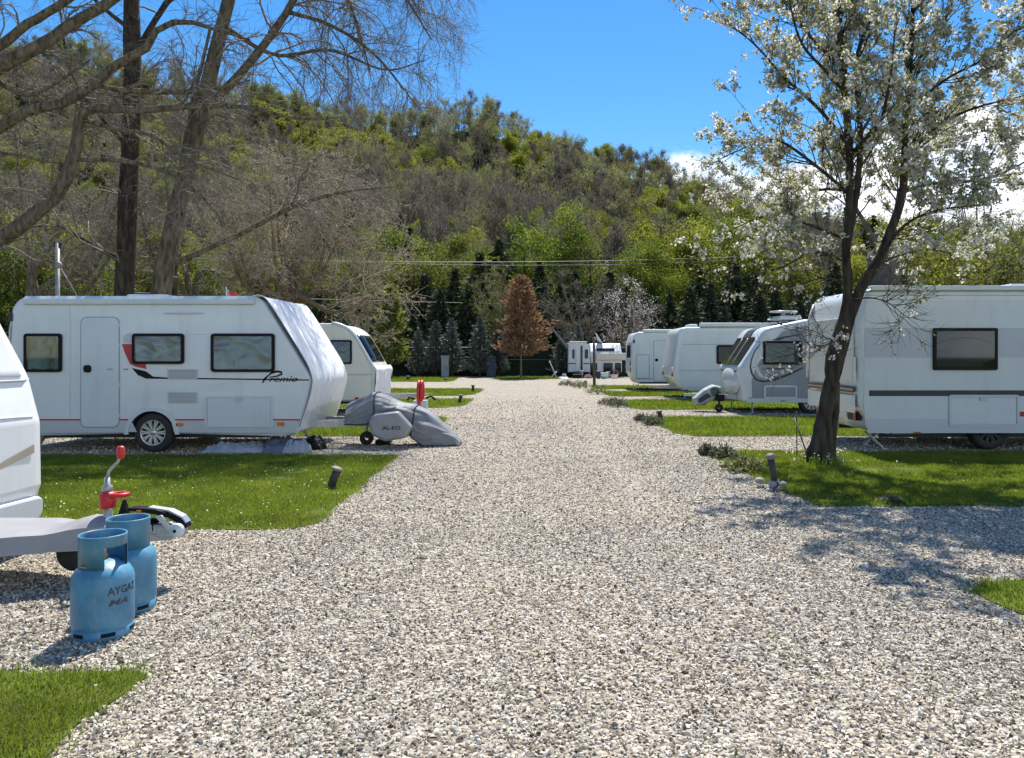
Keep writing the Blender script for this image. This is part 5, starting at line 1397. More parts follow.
Geo().box(8.2,y0+0.5,2.69,8.9,y0+1.2,2.80).build('roof_hatch', WHITE, t, bevel=0.03)

# thin stakes by the tree
tag(Geo().tube([(X(797,11.9),11.9,0),(X(796.5,11.9),11.9,0.72)],0.008,6).build('stake', DKGREY, None, origin=(X(797,11.9),11.9,0)), 'thin dark stake upright in the grass left of the blossoming tree', 'stake')
tag(Geo().tube([(X(808,11.6),11.6,0.05),(X(801,11.6),11.9,0.62)],0.010,6).build('stake', DKGREY, None, origin=(X(808,11.6),11.6,0)), 'leaning dark stick against the foot of the blossoming tree', 'stake')

# ------------------------------------------------------------------ caravan with dark front windows
d = 20.5; y0, y1 = d, d+2.28
t = thing('caravan', (8.3,21.6,0), 'grey and white caravan with dark front windows, navy swoosh and PHOENIX lettering', 'caravan')
def PX(px): return X(px,d)
def PZ(py): return Z(py,d)
xf = PX(741)
prof = fillet([(xf+0.10,.30),(xf-0.05,1.22),(xf+0.42,1.95),(xf+0.62,2.30),(xf+1.75,2.53),(11.2,2.53),(11.3,.30)], [0.12,0.20,0.5,0.5,0.5,0.3,0.1], 10)
caravan_body(t, prof, y0, y1, 0.14, [WHITE, UNDER], zlow=0.30)
panel(t, 'side_panel', [(xf+0.30,.42),(11.15,.42),(11.15,2.36),(xf+1.70,2.36),(xf+1.10,2.20),(xf+0.72,1.80),(xf+0.40,1.25),(xf+0.28,0.9)], y0, GREYP, 0.005)
panel(t, 'skirt', [(xf+0.15,.31),(11.2,.31),(11.2,.42),(xf+0.15,.42)], y0, SIDEW, 0.012)
window(t, PX(763), PZ(364.5), PX(801.5), PZ(341), y0, 'pale', r=0.03, fw=0.06)
sw = [(760,345),(755,352),(752,360),(751,367),(753,374),(757,379),(764,380.5),(772,379),(785,374.5),(803,367)]
sw2 = [(803,368.5),(786,377),(772,381.5),(762,382.5),(755,380),(751,374),(749.5,367),(751,359),(754.5,350.5),(760,343.5)]
panel(t, 'swoosh', [(PX(a),PZ(b)) for a, b in sw+sw2], y0, NAVY, 0.009)
panel(t, 'pale_swoosh', [(PX(a),PZ(b)) for a, b in [(760,347),(757.5,356),(757.5,366),(761,374),(766,378.5),(759.5,376.5),(755.5,370),(755,361),(757,353)]], y0, SIDEW, 0.011)
panel(t, 'upper_swoosh', [(PX(a),PZ(b)) for a, b in [(772,340),(780,337),(797,334.5),(803,334),(797,335.8),(785,338),(779,340.5)]], y0, NAVY, 0.009)
lettering('PHOENIX', PX(765.5), y0-0.012, PZ(369.8), 0.062*1.25, NAVY, t, shear=0.3, sx=1.7, bold=0.05)
panel(t, 'badge', [(PX(761),PZ(368.2)),(PX(763),PZ(370.3)),(PX(765.5),PZ(367.6)),(PX(763),PZ(369.0))], y0, NAVY, 0.012)
outline_frame(t, 'hatch_frame', PX(764), PZ(398.5), PX(797), PZ(385.5), 0.06, 0.04, y0, WHITE, 0.02)
Geo().prism(rrect(PX(765.5),PZ(397),PX(795.5),PZ(387),0.03), y0-0.012, y0).build('hatch', GREYP, t)
lamp(t, PX(783), PZ(400.8), y0, AMBER, 0.14, 0.03); lamp(t, PX(781), PZ(324), y0, DKGREY, 0.06, 0.07)
# front face: three dark windows under a dark roof strip, moulded white nose
def front_line(zz): 
    k = [p for p in prof if p[0] < xf+2.2 and p[1] > 0.5]; k = sorted(k, key=lambda p: p[1])
    return float(np.interp(zz, [p[1] for p in k], [p[0] for p in k]))
wn = Geo().add(np.vstack([[(front_line(zz)-0.015,y0+a,zz),(front_line(zz)-0.015,y0+b,zz)] for zz, a, b in [(1.30,.30,1.98),(1.5,.26,2.02),(1.75,.24,2.04),(1.95,.24,2.04),(2.05,.28,2.0)]]), [(2*k,2*k+1,2*k+3,2*k+2) for k in range(4)], 0).build('front_window', GLASSD, t, solid=0.02)
g = Geo()
for yy in (y0+0.85, y0+1.42): g.tube([(front_line(zz)-0.03,yy,zz) for zz in np.linspace(1.32,2.03,8)], 0.022, 6)
g.build('window_divider', mat('divider',(0.35,0.36,0.36),0.4,0.05,5), wn)
Geo().add(np.vstack([[(front_line(zz)-0.012,y0+0.80,zz+0.006),(front_line(zz)-0.012,y0+1.48,zz+0.006)] for zz in (2.03,2.15,2.25,2.33,2.42,2.48,2.52)]), [(2*k,2*k+1,2*k+3,2*k+2) for k in range(6)], 0).build('roof_light', DKGREY, t, solid=0.01)
g = Geo().lathe([(0.0001,-0.085),(0.3,-0.08),(0.6,-0.062),(0.85,-0.025),(1.0,0.04)], (0,0,0), 40, 'x', 0); v = g.v[0]; v[:,1] *= 1.0; v[:,2] *= 0.40
g.v[0] = v+np.array([xf-0.02,y0+1.14,0.86]); g.build('nose_moulding', WHITE, t)
for ya in (y0+0.30,y0+1.72): Geo().box(xf-0.055,ya,1.10,xf+0.02,ya+0.26,1.165).build('headlamp', DKGREY, t, bevel=0.03)
g = Geo().lathe([(0.30,0.0),(0.28,0.05),(0.0001,0.07)], (PX(789),y0+0.9,2.53), 20); g.build('roof_vent', WHITE, t)
Geo().box(PX(784),y0+0.3,2.52,PX(806),y0+1.0,2.64).build('roof_box', WHITE, t, bevel=0.04)
Geo().lathe([(0.0001,0.17),(0.36,0.15),(0.38,0.12),(0.05,0.10),(0.05,0)], (PX(792),y0+0.7,2.63), 20).build('roof_dish', WHITE, t)
drawbar(t, xf+0.1, xf-1.05, y0+1.14, 0.42)
steady(t, PX(742.5)+0.1, y0+1.5, 0.32, 0.0); steady(t, PX(755.5), y0+0.3, 0.32, 0.0); steady(t, 10.9, y0+0.3, 0.32, 0.15)
wheel(t, PX(812), y0+0.04, 0.32, 0.32)
jw = thing('jockey_wheel', (PX(719),21.1,0), 'black jockey wheel under the drawbar before the PHOENIX caravan', 'wheel')
Geo().lathe([(0.03,-.04),(.10,-.04),(.115,-.02),(.115,.02),(.10,.04),(.03,.04)], (X(719,21.2),21.2,0.115), 20, 'y').build('tyre', RUBBER, jw)
Geo().tube([(X(719,21.2),21.2,0.12),(X(720,21.2),21.3,0.62)], 0.03, 8).build('post', DKGREY, jw)
Geo().box(X(716,21.2),21.12,0.30,X(724,21.2),21.4,0.50).build('clamp', BLACK, jw, bevel=0.03)
# cover over the coupling
d2 = 21.45
g = Geo()
pts2 = fillet([(X(694,d2),.17),(X(692,d2),.36),(X(703,d2),.62),(X(712,d2),.75),(X(720,d2),.70),(X(722,d2),.50),(X(712,d2),.32),(X(704,d2),.18)], 0.08, 5)
cvv = shell(pts2, d2-0.22, d2+0.22, 0.12).build('coupling_cover', mat('sage_tarp',(0.33,0.35,0.33),0.5,0.25,6,bump=0.3,bscale=25), None, origin=(X(706,d2),d2,0))
tag(cvv, 'slanted grey green cover over the coupling before the PHOENIX caravan', 'cover')
Geo().lathe([(0.0001,-0.02),(0.11,-0.012),(0.13,0.01)], (X(713,d2),d2-0.225,.56), 20, 'y').build('green_disc', mat('moss_green',(0.05,0.10,0.06),0.5,0.1,5), cvv)
Geo().prism(fillet([(X(698,d2),.24),(X(696.5,d2),.36),(X(705,d2),.52),(X(710,d2),.44)],0.03,4), d2-0.226, d2-0.2).build('dark_patch', DKGREY, cvv)

# ------------------------------------------------------------------ third caravan on the right: rear lamps, roof rail
d = 27.2; y0, y1 = d, d+2.3
t = thing('caravan', (8.0,28.4,0), 'white caravan with small red rear lamps just left of the PHOENIX caravan', 'caravan')
def QX(px): return X(px,d)
def QZ(py): return Z(py,d)
xf = QX(674)
prof = fillet([(xf+0.35,.29),(xf-0.02,.75),(xf-0.02,1.15),(xf+0.16,2.55),(11.0,2.60),(11.1,.29)], [0.3,0.15,0.2,0.32,0.3,0.1], 9)
caravan_body(t, prof, y0, y1, 0.10, [WHITE, UNDER], zlow=0.29)
panel(t, 'side_panel', [(xf+0.42,.34),(11.0,.34),(11.0,2.42),(xf+0.34,2.42),(xf+0.18,1.6),(xf+0.16,1.0),(xf+0.22,.62)], y0, SIDEW, 0.005)
panel(t, 'seam', [(xf+0.28,QZ(344.6)),(11,QZ(344.6)),(11,QZ(344)),(xf+0.28,QZ(344))], y0, GREYP, 0.008)
panel(t, 'seam', [(xf+0.2,QZ(371)),(11,QZ(371)),(11,QZ(370.4)),(xf+0.2,QZ(370.4))], y0, GREYP, 0.008)
panel(t, 'skirt', [(xf+0.5,.30),(11.0,.30),(11.0,.46),(xf+0.42,.46)], y0, MIDG, 0.012)
window(t, QX(716.5), QZ(364), QX(746), QZ(345), y0, 'dark', r=0.07, fw=0.07)
window(t, 8.6, QZ(364), 9.8, QZ(345), y0, 'dark', r=0.07, fw=0.07)
Geo().box(QX(700),y0-0.08,2.56,10.9,y0+0.16,2.70).build('awning_case', SIDEW, t, bevel=0.03)
Geo().box(QX(690),y0+0.2,2.55,QX(699),y0+0.9,2.66).build('roof_vent', WHITE, t, bevel=0.04)
for ya in (y0+0.02, y1-0.34):
    q = Geo().box(xf-0.055,ya+.05,0.96,xf+0.08,ya+0.27,1.12).build('rear_lamp', mat('lamp_white',(0.7,0.7,0.7),0.2,0.05,5), t, bevel=0.03)
    Geo().box(xf-0.05,ya+0.06,0.80,xf+0.08,ya+0.26,0.94).build('lens', LAMPR, q, bevel=0.02)
drawbar(t, xf+0.4, xf-0.5, y0+1.15, 0.38, 0.3)
for xx in (xf+0.6,10.6): steady(t, xx, y0+0.3, 0.31, -0.2)
wheel(t, 8.2, y0+0.04, 0.32, 0.32)

# ------------------------------------------------------------------ fourth caravan on the right
d = 33.5; y0, y1 = d, d+2.25
t = thing('caravan', (7.3,34.6,0), 'pale grey caravan with door and hatch outlines, farthest of the right row', 'caravan')
def WX(px): return X(px,d)
def WZ(py): return Z(py,d)
xf = WX(632.5)
prof = fillet([(xf+0.25,.30),(xf-0.02,.8),(xf-0.02,2.1),(xf+0.12,2.56),(10.3,2.60),(10.4,.30)], [0.2,0.2,0.2,0.30,0.3,0.1], 9)
caravan_body(t, prof, y0, y1, 0.08, [SIDEW, UNDER], zlow=0.30)
dr = Geo().prism(rrect(WX(654),WZ(381),WX(667.5),WZ(341),0.06), y0-0.02, y0).build('door', SIDEW, t, bevel=0.006)
outline_frame(t, 'door_seal', WX(653.5), WZ(381.5), WX(668), WZ(340.5), 0.08, 0.03, y0, GREYP, 0.012)
Geo().lathe([(0.0001,-0.05),(0.06,-0.045),(0.07,-0.02)], (WX(656.5),y0,WZ(360)), 14, 'y').build('handle', BLACK, dr)
outline_frame(t, 'hatch_frame', WX(636), WZ(378.5), WX(649.5), WZ(354.5), 0.05, 0.028, y0, GREYP, 0.010)
panel(t, 'skirt_line', [(xf+0.1,WZ(379.3)),(10.2,WZ(379.3)),(10.2,WZ(378.6)),(xf+0.1,WZ(378.6))], y0, GREYP, 0.008)
lamp(t, WX(634), WZ(341.5), y0, BLACK, 0.07, 0.14)
Geo().box(WX(643),y0-0.06,2.55,10.2,y0+0.14,2.67).build('awning_case', SIDEW, t, bevel=0.03)
for ya in (y0+0.1, y1-0.45):
    q = Geo().box(xf-0.05,ya,0.75,xf+0.1,ya+0.35,1.35).build('rear_lamp', mat('lamp_white',(0.7,0.7,0.7),0.2,0.05,5), t, bevel=0.02)
    Geo().box(xf-0.06,ya+0.03,0.80,xf,ya+0.32,0.98).box(xf-0.06,ya+0.03,1.10,xf,ya+0.32,1.28).build('lens', LAMPR, q)
Geo().box(xf-0.03,y0+0.5,1.4,xf+0.1,y1-0.5,2.0).build('rear_window', GLASSD, t, bevel=0.03)
steady(t, WX(634.5), y0+0.3, 0.32, -0.0); steady(t, WX(640), y0+0.3, 0.32, -0.22); steady(t, 10, y0+0.3, 0.32, 0.2)
wheel(t, 7.6, y0+0.04, 0.32, 0.32)

# ------------------------------------------------------------------ near caravan at the left edge
yN0, yN1 = 4.30, 6.55
t = thing('caravan', (-6.8,5.4,0), 'white caravan nose entering at the left edge beside the gas bottles', 'caravan')
prof = fillet([(-9.8,.30),(-9.85,2.55),(-5.15,2.55),(-4.44,2.0),(-4.13,1.42),(-4.03,1.05),(-4.02,.52),(-4.12,.24)], [0.1,0.35,0.35,0.5,0.3,0.2,0.12,0.06], 9)
caravan_body(t, prof, yN0, yN1, 0.30, [mat('near_white',(0.74,0.765,0.78),0.38,0.04,2.0,coat=0.3,dirt=0.15,bump=0.03,bscale=2.5), UNDER], zlow=0.30)
kk = sorted([p for p in prof if p[0] > -5.2 and p[1] > 0.3 and p[1] < 2.45], key=lambda p: p[1])
def nfx(zz): return float(np.interp(zz, [p[1] for p in kk], [p[0] for p in kk]))
zs = np.linspace(1.42,2.1,14)
Geo().add(np.vstack([[(nfx(zz)+0.012,yN0+0.32,zz),(nfx(zz)+0.012,yN1-0.31,zz)] for zz in zs]), [(2*k,2*k+1,2*k+3,2*k+2) for k in range(13)], 0, True).build('front_window', mat('covered_window',(0.62,0.66,0.72),0.22,0.06,3,coat=0.5), t, solid=0.015)
g = Geo(); g.tube([(nfx(1.40)+0.012,yy,1.385) for yy in np.linspace(yN0+0.30,yN1-0.30,10)]+[(nfx(1.40)-0.06,yN1-0.13,1.39),(nfx(1.40)-0.16,yN1-0.05,1.395)], 0.011, 6); g.build('window_seal', MIDG, t)
g = Geo(); g.tube([(nfx(1.10)+0.0,yy,1.08+0.03*math.sin((yy-yN0)*1.4)) for yy in np.linspace(yN0+0.30,yN1-0.30,14)], 0.010, 6); g.build('moulding', WHITE, t)
Geo().prism(fillet([(yN0+0.2,.27),(yN1-0.22,.26),(yN1-0.20,.44),(yN0+0.2,.48)],0.08,5), -4.08, -4.002, plane='yz').build('bumper', WHITE, t, bevel=0.02)
g = Geo().add([(nfx(.70)+.006,5.80,.715),(nfx(.76)+.006,5.80,.76),(nfx(.86)+.006,6.24,.87),(nfx(.79)+.006,6.24,.80)], (0,1,2,3)); g.build('beige_stripe', mat('beige',(0.40,0.36,0.29),0.4,0.05,5), t, solid=0.003)
g = Geo(); g.tube([(nfx(zz)-0.105,yN1-0.085,zz) for zz in np.linspace(1.20,2.25,20)], 0.014, 8); g.build('corner_trim', RIM, t)
wheel(t, -7.1, yN0+0.03, 0.33, 0.33); wheel(t, -7.1, yN1-0.22, 0.33, 0.33)
for xx in (-9.4,-4.6):
    for yy in (yN0+0.3,yN1-0.3): steady(t, xx, yy, 0.32, 0.15)
# drawbar with its moulded grey cover
yc = 5.40
drawbar(t, -4.1, -2.75, yc, 0.30, 0.36)
g = Geo(); vs = []
for a in range(21):
    u = a/20; xx = -4.25+1.40*u; w_ = np.interp(u,[0,.55,.8,1],[.52,.36,.20,.13]); 
    for b in range(17):
        v = -1+2*b/16
        zz = 0.345+0.055*u+0.03*(1-abs(v)**3)+(0.05*math.exp(-((u-.86)/.10)**2)*(1-v*v)) - (0.035*math.exp(-((u-.70)/.07)**2)*math.exp(-((abs(v)-.55)/.3)**2))
        if abs(v) > 0.93: zz = 0.27
        vs.append((xx, yc+w_*v, zz))
i = (np.arange(16)[None,:]+np.arange(20)[:,None]*17).ravel()
g.add(vs, np.column_stack([i,i+17,i+18,i+1]), 0, True)
g.build('drawbar_cover', PLASTG, t, sharp=40)
Geo().lathe([(0.0001,-.05),(.10,-.05),(.125,-.03),(.125,.03),(.10,.05),(.0001,.05)], (-3.15,yc-0.05,.225), 24, 'y').build('jockey_wheel', RUBBER, t)
SHIFT[2] = -0.085
pst = Geo().tube([(-2.96,yc,.20),(-2.96,yc,.715)], 0.030, 14).build('jockey_post', GALV, t)
g = Geo().lathe([(0.030,-.055),(0.052,-.055),(0.055,-.02),(0.055,.04),(0.040,.055),(0.030,.055)], (-2.96,yc,.665), 20)
a = np.linspace(0,2*math.pi,25); g.tube([(-2.885+.062*math.cos(q),yc+.05*math.sin(q),.70) for q in a], 0.016, 8, caps=False)
g.build('clamp', RED, pst)
g = Geo().lathe([(0.0001,.10),(.018,.10),(.02,.05),(.034,.04),(.036,0),(0.0001,0)], (-2.965,yc,.72), 16)
g.build('collar', GALV, pst)
g = Geo().tube([(-2.965,yc,.80),(-2.955,yc,.86),(-2.92,yc-.01,.895),(-2.885,yc-.01,.93),(-2.865,yc-.01,.97)], [.011,.011,.010,.010,.010], 8); g.build('crank', GALV, pst)
Geo().lathe([(0.0001,0),(.022,.0),(.027,.035),(.026,.075),(.018,.085),(0.0001,.085)], (-2.865,yc-.01,.955), 14).build('knob', RED, pst)
SHIFT[2] = -0.055
# coupling head with long black stabiliser lever
cp = Geo().box(-2.78,yc-.055,.40,-2.52,yc+.055,.47).box(-2.60,yc-.06,.38,-2.42,yc+.06,.46).build('coupling', GALV, t, bevel=0.012)
g = Geo()
for k in range(6): g.lathe([(0.045,-.014),(.062,0),(.045,.014)], (-2.74+.024*k,yc,.445), 18, 'x')
g.build('bellows', BLACK, cp)
g = Geo()
L1_ = [(-2.80,.585),(-2.72,.585),(-2.60,.575),(-2.50,.545),(-2.42,.50),(-2.385,.455),(-2.40,.435),(-2.44,.47),(-2.52,.515),(-2.62,.54),(-2.72,.555),(-2.80,.560)]
g.prism(L1_, yc-.05, yc+.05); g.build('lever', BLACK, cp, bevel=0.012)
g = Geo(); g.prism([(-2.66,.581),(-2.52,.557),(-2.43,.512),(-2.40,.475),(-2.392,.482),(-2.425,.523),(-2.515,.567),(-2.66,.589)], yc-.035, yc+.035); g.build('lever_trim', ALLOY, cp)
g = Geo().prism([(-2.60,.53),(-2.57,.50),(-2.50,.42),(-2.43,.40),(-2.42,.44),(-2.48,.46),(-2.55,.54)], yc-.075, yc-.055); g.build('bracket', ALLOY, cp, bevel=0.006)
Geo().lathe([(0.0001,-.105),(.010,-.105),(.012,-.095),(.042,-.095),(.048,-.085),(.048,-.05)], (-2.445,yc,.435), 24, 'y').build('friction_disc', SIDEW, cp)
Geo().lathe([(0.0001,-.108),(.011,-.108),(.011,-.09)], (-2.445,yc,.435), 14, 'y').build('disc_bolt', BLACK, cp)
Geo().prism([(-2.89,.50),(-2.845,.64),(-2.80,.50)], yc-.03, yc+.03).build('brake_lever', BLACK, cp, bevel=0.012)
Geo().box(-2.73,yc-.06,.53,-2.70,yc-.03,.57).build('indicator', mat('orange_tab',(0.5,0.12,0.03),0.4,0.05,5), cp)

SHIFT[2] = 0
# ------------------------------------------------------------------ gas bottles
def bottle(x, y, rot, cut, label):
    t = thing('gas_bottle', (x,y,0), label, 'gas bottle', 'blue gas bottles')
    R = 0.163
    pr = [(0.0001,.04),(R-.02,.045),(R-.004,.065),(R,.09),(R,.325),(R-.006,.352),(R-.024,.382),(R-.055,.405),(.07,.425),(0.0001,.432)]
    Geo().lathe(pr, (x,y,0), 48).build('body', BLUEP, t)
    g = Geo(); f0 = [(R-.012,.0),(R-.008,.0),(R-.008,.062),(R-.012,.062)]
    g.lathe([(R-.016,.004),(R-.008,.0),(R-.004,.012),(R-.004,.07),(R-.016,.07)], (x,y,0), 48)
    ft = g.build('foot_ring', BLUEP, t)
    g = Geo()
    for k in range(6):
        a = rot+k*math.pi/3; n = 7
        aa = np.linspace(a-.23, a+.23, n)
        vs = [(x+(R-.002)*math.cos(q), y+(R-.002)*math.sin(q), z_) for q in aa for z_ in (.028,.050)]
        g.add(vs, [(2*i,2*i+2,2*i+3,2*i+1) for i in range(n-1)])
    g.build('slot', BLACK, ft)
    # collar with a cut-out facing right
    ri, ro = .119, .125; g = Geo(); c0 = cut
    a0, a1 = c0+math.radians(36), c0+2*math.pi-math.radians(36)
    g.lathe([(ri,.40),(ro,.395),(ro,.560),(ro+.003,.568),(ro,.576),(ri,.576),(ri-.003,.568),(ri,.40)], (x,y,0), 40, a0=a0, a1=a1)
    g.lathe([(ri,.515),(ro,.515),(ro,.560),(ro+.003,.568),(ro,.576),(ri,.576),(ri-.003,.568),(ri,.515)], (x,y,0), 12, a0=a1-2*math.pi, a1=a0)
    g.build('collar', BLUEP, t)
    Geo().lathe([(0.0001,.495),(.016,.495),(.018,.46),(.026,.455),(.028,.425),(0.0001,.42)], (x,y,0), 16).build('valve', mat('brass',(0.20,0.15,0.08),0.4,0.1,8,metal=0.7), t)
    aa = np.linspace(-2.2,-1.75,8)
    g = Geo().add([(x+(ro+.003)*math.cos(q), y+(ro+.003)*math.sin(q), z_) for q in aa for z_ in (.408,.416)], [(2*i,2*i+2,2*i+3,2*i+1) for i in range(7)]); g.build('label_strip', PALET, t)
    return t, R
b, R = bottle(-2.44, 4.40, -1.95, -0.38, 'blue gas bottle in front, with dark lettering, casting its shadow on the gravel')
INK = mat('ink', (0.03,0.045,0.07), 0.5, 0.05, 5)
for s_, zz, sz, sx in (('AYGAZ',.258,.060,0.92),('MA',.198,.046,1.7)):
    lettering(s_, 0, 0, zz, sz, INK, b, sx=sx, wrap=(-2.44,4.40,R+.0015,-0.93), shear=0.0 if s_ == 'AYGAZ' else 0.3, bold=0.025)
aa = np.linspace(-0.60,-0.10,5)
bottle(-2.52, 4.83, -1.6, 0.9, 'blue gas bottle behind the other, close to the drawbar coupling')

# ------------------------------------------------------------------ garden lamps, plants
GLAMP = mat('lamp_body', (0.035,0.034,0.032), 0.6, 0.2, 10); LCAP = mat('lamp_cap', (0.20,0.165,0.14), 0.7, 0.2, 14)
def lamp_post(px, py, d, hpx, lean, label, r=0.055, stone=False):
    x = X(px,d); h = hpx*d/F
    t = thing('garden_lamp', (x,d,0), label, 'garden lamp', 'short garden lamps along the lawns')
    Geo().tube([(x,d,-0.05),(x+lean*0.5*h,d,h*0.5),(x+lean*h,d,h*0.88)], r, 14).build('post', GLAMP, t)
    g = Geo().lathe([(0.0001,h*1.03),(r*0.9,h*1.03),(r*1.5,h*0.97),(r*1.5,h*0.90),(r*0.95,h*0.86),(0.0001,h*0.86)], (0,0,0), 18)
    v = g.v[0]; c, s = math.cos(math.atan(lean)), math.sin(math.atan(lean))
    v2 = v.copy(); v2[:,0] = v[:,0]*c+(v[:,2])*lean*0.98; v2[:,2] = v[:,2]-v[:,0]*s
    g.v[0] = v2+np.array([x,d,0]); g.build('cap', LCAP, t)
    return t
lamp_post(330,489,9.15,21,0.36,'short black garden lamp leaning right in the daisy lawn',0.048)
lamp_post(776,490,9.15,34,-0.16,'short garden lamp on a heap of stones at the lawn corner by the blossoming tree',0.042)
lamp_post(459,404,25.0,8.5,0.25,'tiny black lamp leaning at the end of the grass strip behind the draped cover',0.055)
lamp_post(473,392.5,32.5,7,0.0,'tiny upright black garden lamp on the second far left grass strip',0.06)
lamp_post(408,381,46.5,4.5,0.0,'pale capped garden lamp on the farthest left lawn',0.09)
lamp_post(446,381,46.5,2.5,0.0,'lowest dark garden lamp on the farthest left lawn',0.12)
lamp_post(662,423,18.0,12,-0.25,'dark leaning garden lamp beside the plants before the PHOENIX caravan',0.055)
lamp_post(586,389,36.5,7,-0.1,'dark garden lamp at the foot of the wooden pole',0.06)

import bmesh
rr_ = np.random.default_rng(77)
g = Geo()
for k in range(16):
    c = np.array([X(774,9.1)+rr_.normal()*.07, 9.1+rr_.normal()*.07, 0]); s_ = rr_.uniform(.03,.075); s_ = min(s_, .058); c[2] = s_*0.4+(0.06 if k > 11 else 0.0)
    v = nrm(rr_.normal(size=(14,3)))*s_*np.array([1,1,.75])
    bmx = bmesh.new(); bmesh.ops.create_icosphere(bmx, subdivisions=2, radius=1.0)
    iv = np.array([q.co[:] for q in bmx.verts]); fi = np.array([[q.index for q in f.verts] for f in bmx.faces]); bmx.free()
    iv = iv*(1+0.35*np.array([mnoise.noise(Vector(q*1.3+k*5)) for q in iv])[:,None])*np.array([1,1,.7])*s_
    g.add(iv+c, fi, 0, False)
tag(g.build('stone_heap', STONEM, None, origin=(X(774,9.1),9.1,0)), 'small heap of pale stones round the foot of the lamp by the blossoming tree', 'stones')

PLEAF = [rnd_mat('plant_leaf_a', [(0.06,0.09,0.035),(0.11,0.14,0.06),(0.30,0.31,0.22)], 0.35, 0.6), rnd_mat('plant_leaf_b', [(0.09,0.12,0.02),(0.20,0.22,0.06),(0.42,0.41,0.24)], 0.4, 0.6), rnd_mat('plant_leaf_c', [(0.06,0.055,0.035),(0.10,0.10,0.06),(0.26,0.25,0.21)], 0.35, 0.6)]
def plant_(px, d, w, h, k, label):
    x = X(px,d); n = 620
    t = thing('border_plant', (x,d,0), label, 'plant', 'low plants along the road edge')
    g = Geo(); a = rr_.uniform(0,6.28,14); q = rr_.uniform(.2,1,14)*w*0.8
    P = np.stack([np.column_stack([np.full(14,x),np.full(14,d),np.zeros(14)]), np.column_stack([x+np.cos(a)*q*.6,d+np.sin(a)*q*.6,np.full(14,h*.5)]), np.column_stack([x+np.cos(a)*q,d+np.sin(a)*q,h*rr_.uniform(.5,1,14)])],1)
    tubes(g, P, np.full((14,3),0.006), 4); g.build('stem', BARK, t)
    c = nrm(rr_.normal(size=(n,3)))*rr_.uniform(.3,1,(n,1))**.5*np.array([w,w,h*.55]); c[:,2] = np.abs(c[:,2]*.9)+h*.12
    c *= (1+0.25*np.sin(5*np.arctan2(c[:,1],c[:,0])+k))[:,None]
    g = Geo(); leaves(g, c+np.array([x,d,0]), rr_.uniform(.5,1.2,n)*0.036, rr_, aspect=0.5); g.build('foliage', PLEAF[k], t)
for q in ((708,12.15,.15,.23,2,'greyish low plant at the gravel corner, left of two others'),(724,11.8,.20,.26,0,'dark low plant between the grey plant and the yellow green one'),(745,10.5,.30,.30,1,'yellow green low bush nearest the lamp with stones'),
          (652,17.3,.28,.30,0,'dark green plant at the second lawn corner'),(642,18.4,.20,.22,2,'greyish plant just behind the dark green plant at the second lawn corner'),
          (612,24.2,.45,.34,2,'dusty low shrub at the third lawn corner'),(618,23.2,.35,.36,0,'dark low shrub nearest the third lawn corner'),(598,30.5,.55,.50,1,'bright low shrub beside the wooden pole foot'),(580,36.0,.45,.5,1,'small bright bush left of the wooden pole'),(567,38.4,.45,.42,2,'small grey bush farthest along the right road edge'),
          (890,8.25,.13,.10,0,'small weed at the front edge of the blossoming tree lawn')):
    plant_(*q)
t = thing('tussock', (X(820,11.05),11.05,0), 'tuft of tall grass and pale flowers round the foot of the blossoming tree', 'plant')
n = 700; a = rr_.uniform(0,6.28,n); q = .22+np.abs(rr_.normal(size=n))*.16
b0 = np.column_stack([X(822,11.05)+np.cos(a)*q, 11.15+np.sin(a)*q, np.full(n,.01)]); hh = rr_.uniform(.06,.20,n)
tp = b0+np.column_stack([rr_.normal(size=n)*.04, rr_.normal(size=n)*.04, hh]); w_ = np.column_stack([np.cos(a+1.57),np.sin(a+1.57),np.zeros(n)])*.006
Geo().add(np.stack([b0-w_,b0+w_,tp],1).reshape(-1,3), np.arange(3*n).reshape(-1,3), 0, False, np.repeat(rr_.uniform(0,1,n),3)).build('blades', GRASS, t)
c = tp[:120]+rr_.normal(size=(120,3))*.02; g = Geo(); leaves(g, c, .014, rr_, aspect=.9); tag(g.build('flower', PETAL, t), kind='stuff')

# ------------------------------------------------------------------ far end: hedge screen, cabinets, pole, far caravans, clutter
NET = mat('green_screen', (0.012,0.022,0.012), 0.9, 0.4, 2.5, bump=0.6, bscale=12)
t = thing('screen_fence', (-8,54.6,0), 'long dark green screen fence behind the blue grey cypresses', 'fence')
Geo().box(-26,54.75,0,7.0,54.80,2.05).build('screen', NET, t)
Geo().tube([(-26,54.7,2.06),(7,54.7,2.06)],0.03,6).tube([(-26,54.7,1.2),(7,54.7,1.2)],0.015,6).build('rail', GREYP, t)
for k in range(14): Geo().tube([(-26+2.53*k,54.7,0),(-26+2.53*k,54.7,2.15)],0.035,6).build('post', DKGREY, t)
t = thing('service_cabinet', (X(446,52.6),52.6,0), 'small grey cabinet with a pale lid before the dark hedge', 'cabinet')
Geo().box(X(441.5,52.6),52.4,0,X(449,52.6),52.9,Z(358,52.6)).build('body', GREYP, t, bevel=0.02)
Geo().box(X(441,52.6),52.35,Z(358,52.6),X(449.5,52.6),52.95,Z(355.5,52.6)).build('lid', PALET, t, bevel=0.02)
Geo().box(X(444,52.6),52.38,Z(366,52.6),X(446,52.6),52.41,Z(363.5,52.6)).build('latch', PALET, t)
t = thing('blue_cabin', (X(491,52.8),52.8,0), 'narrow dark blue cabin standing before the hedge', 'cabin')
BL = mat('cabin_blue',(0.02,0.05,0.10),0.6,0.1,5)
Geo().box(X(487,52.8),52.5,0,X(495.5,52.8),53.1,Z(358,52.8)).build('body', BL, t, bevel=0.02)
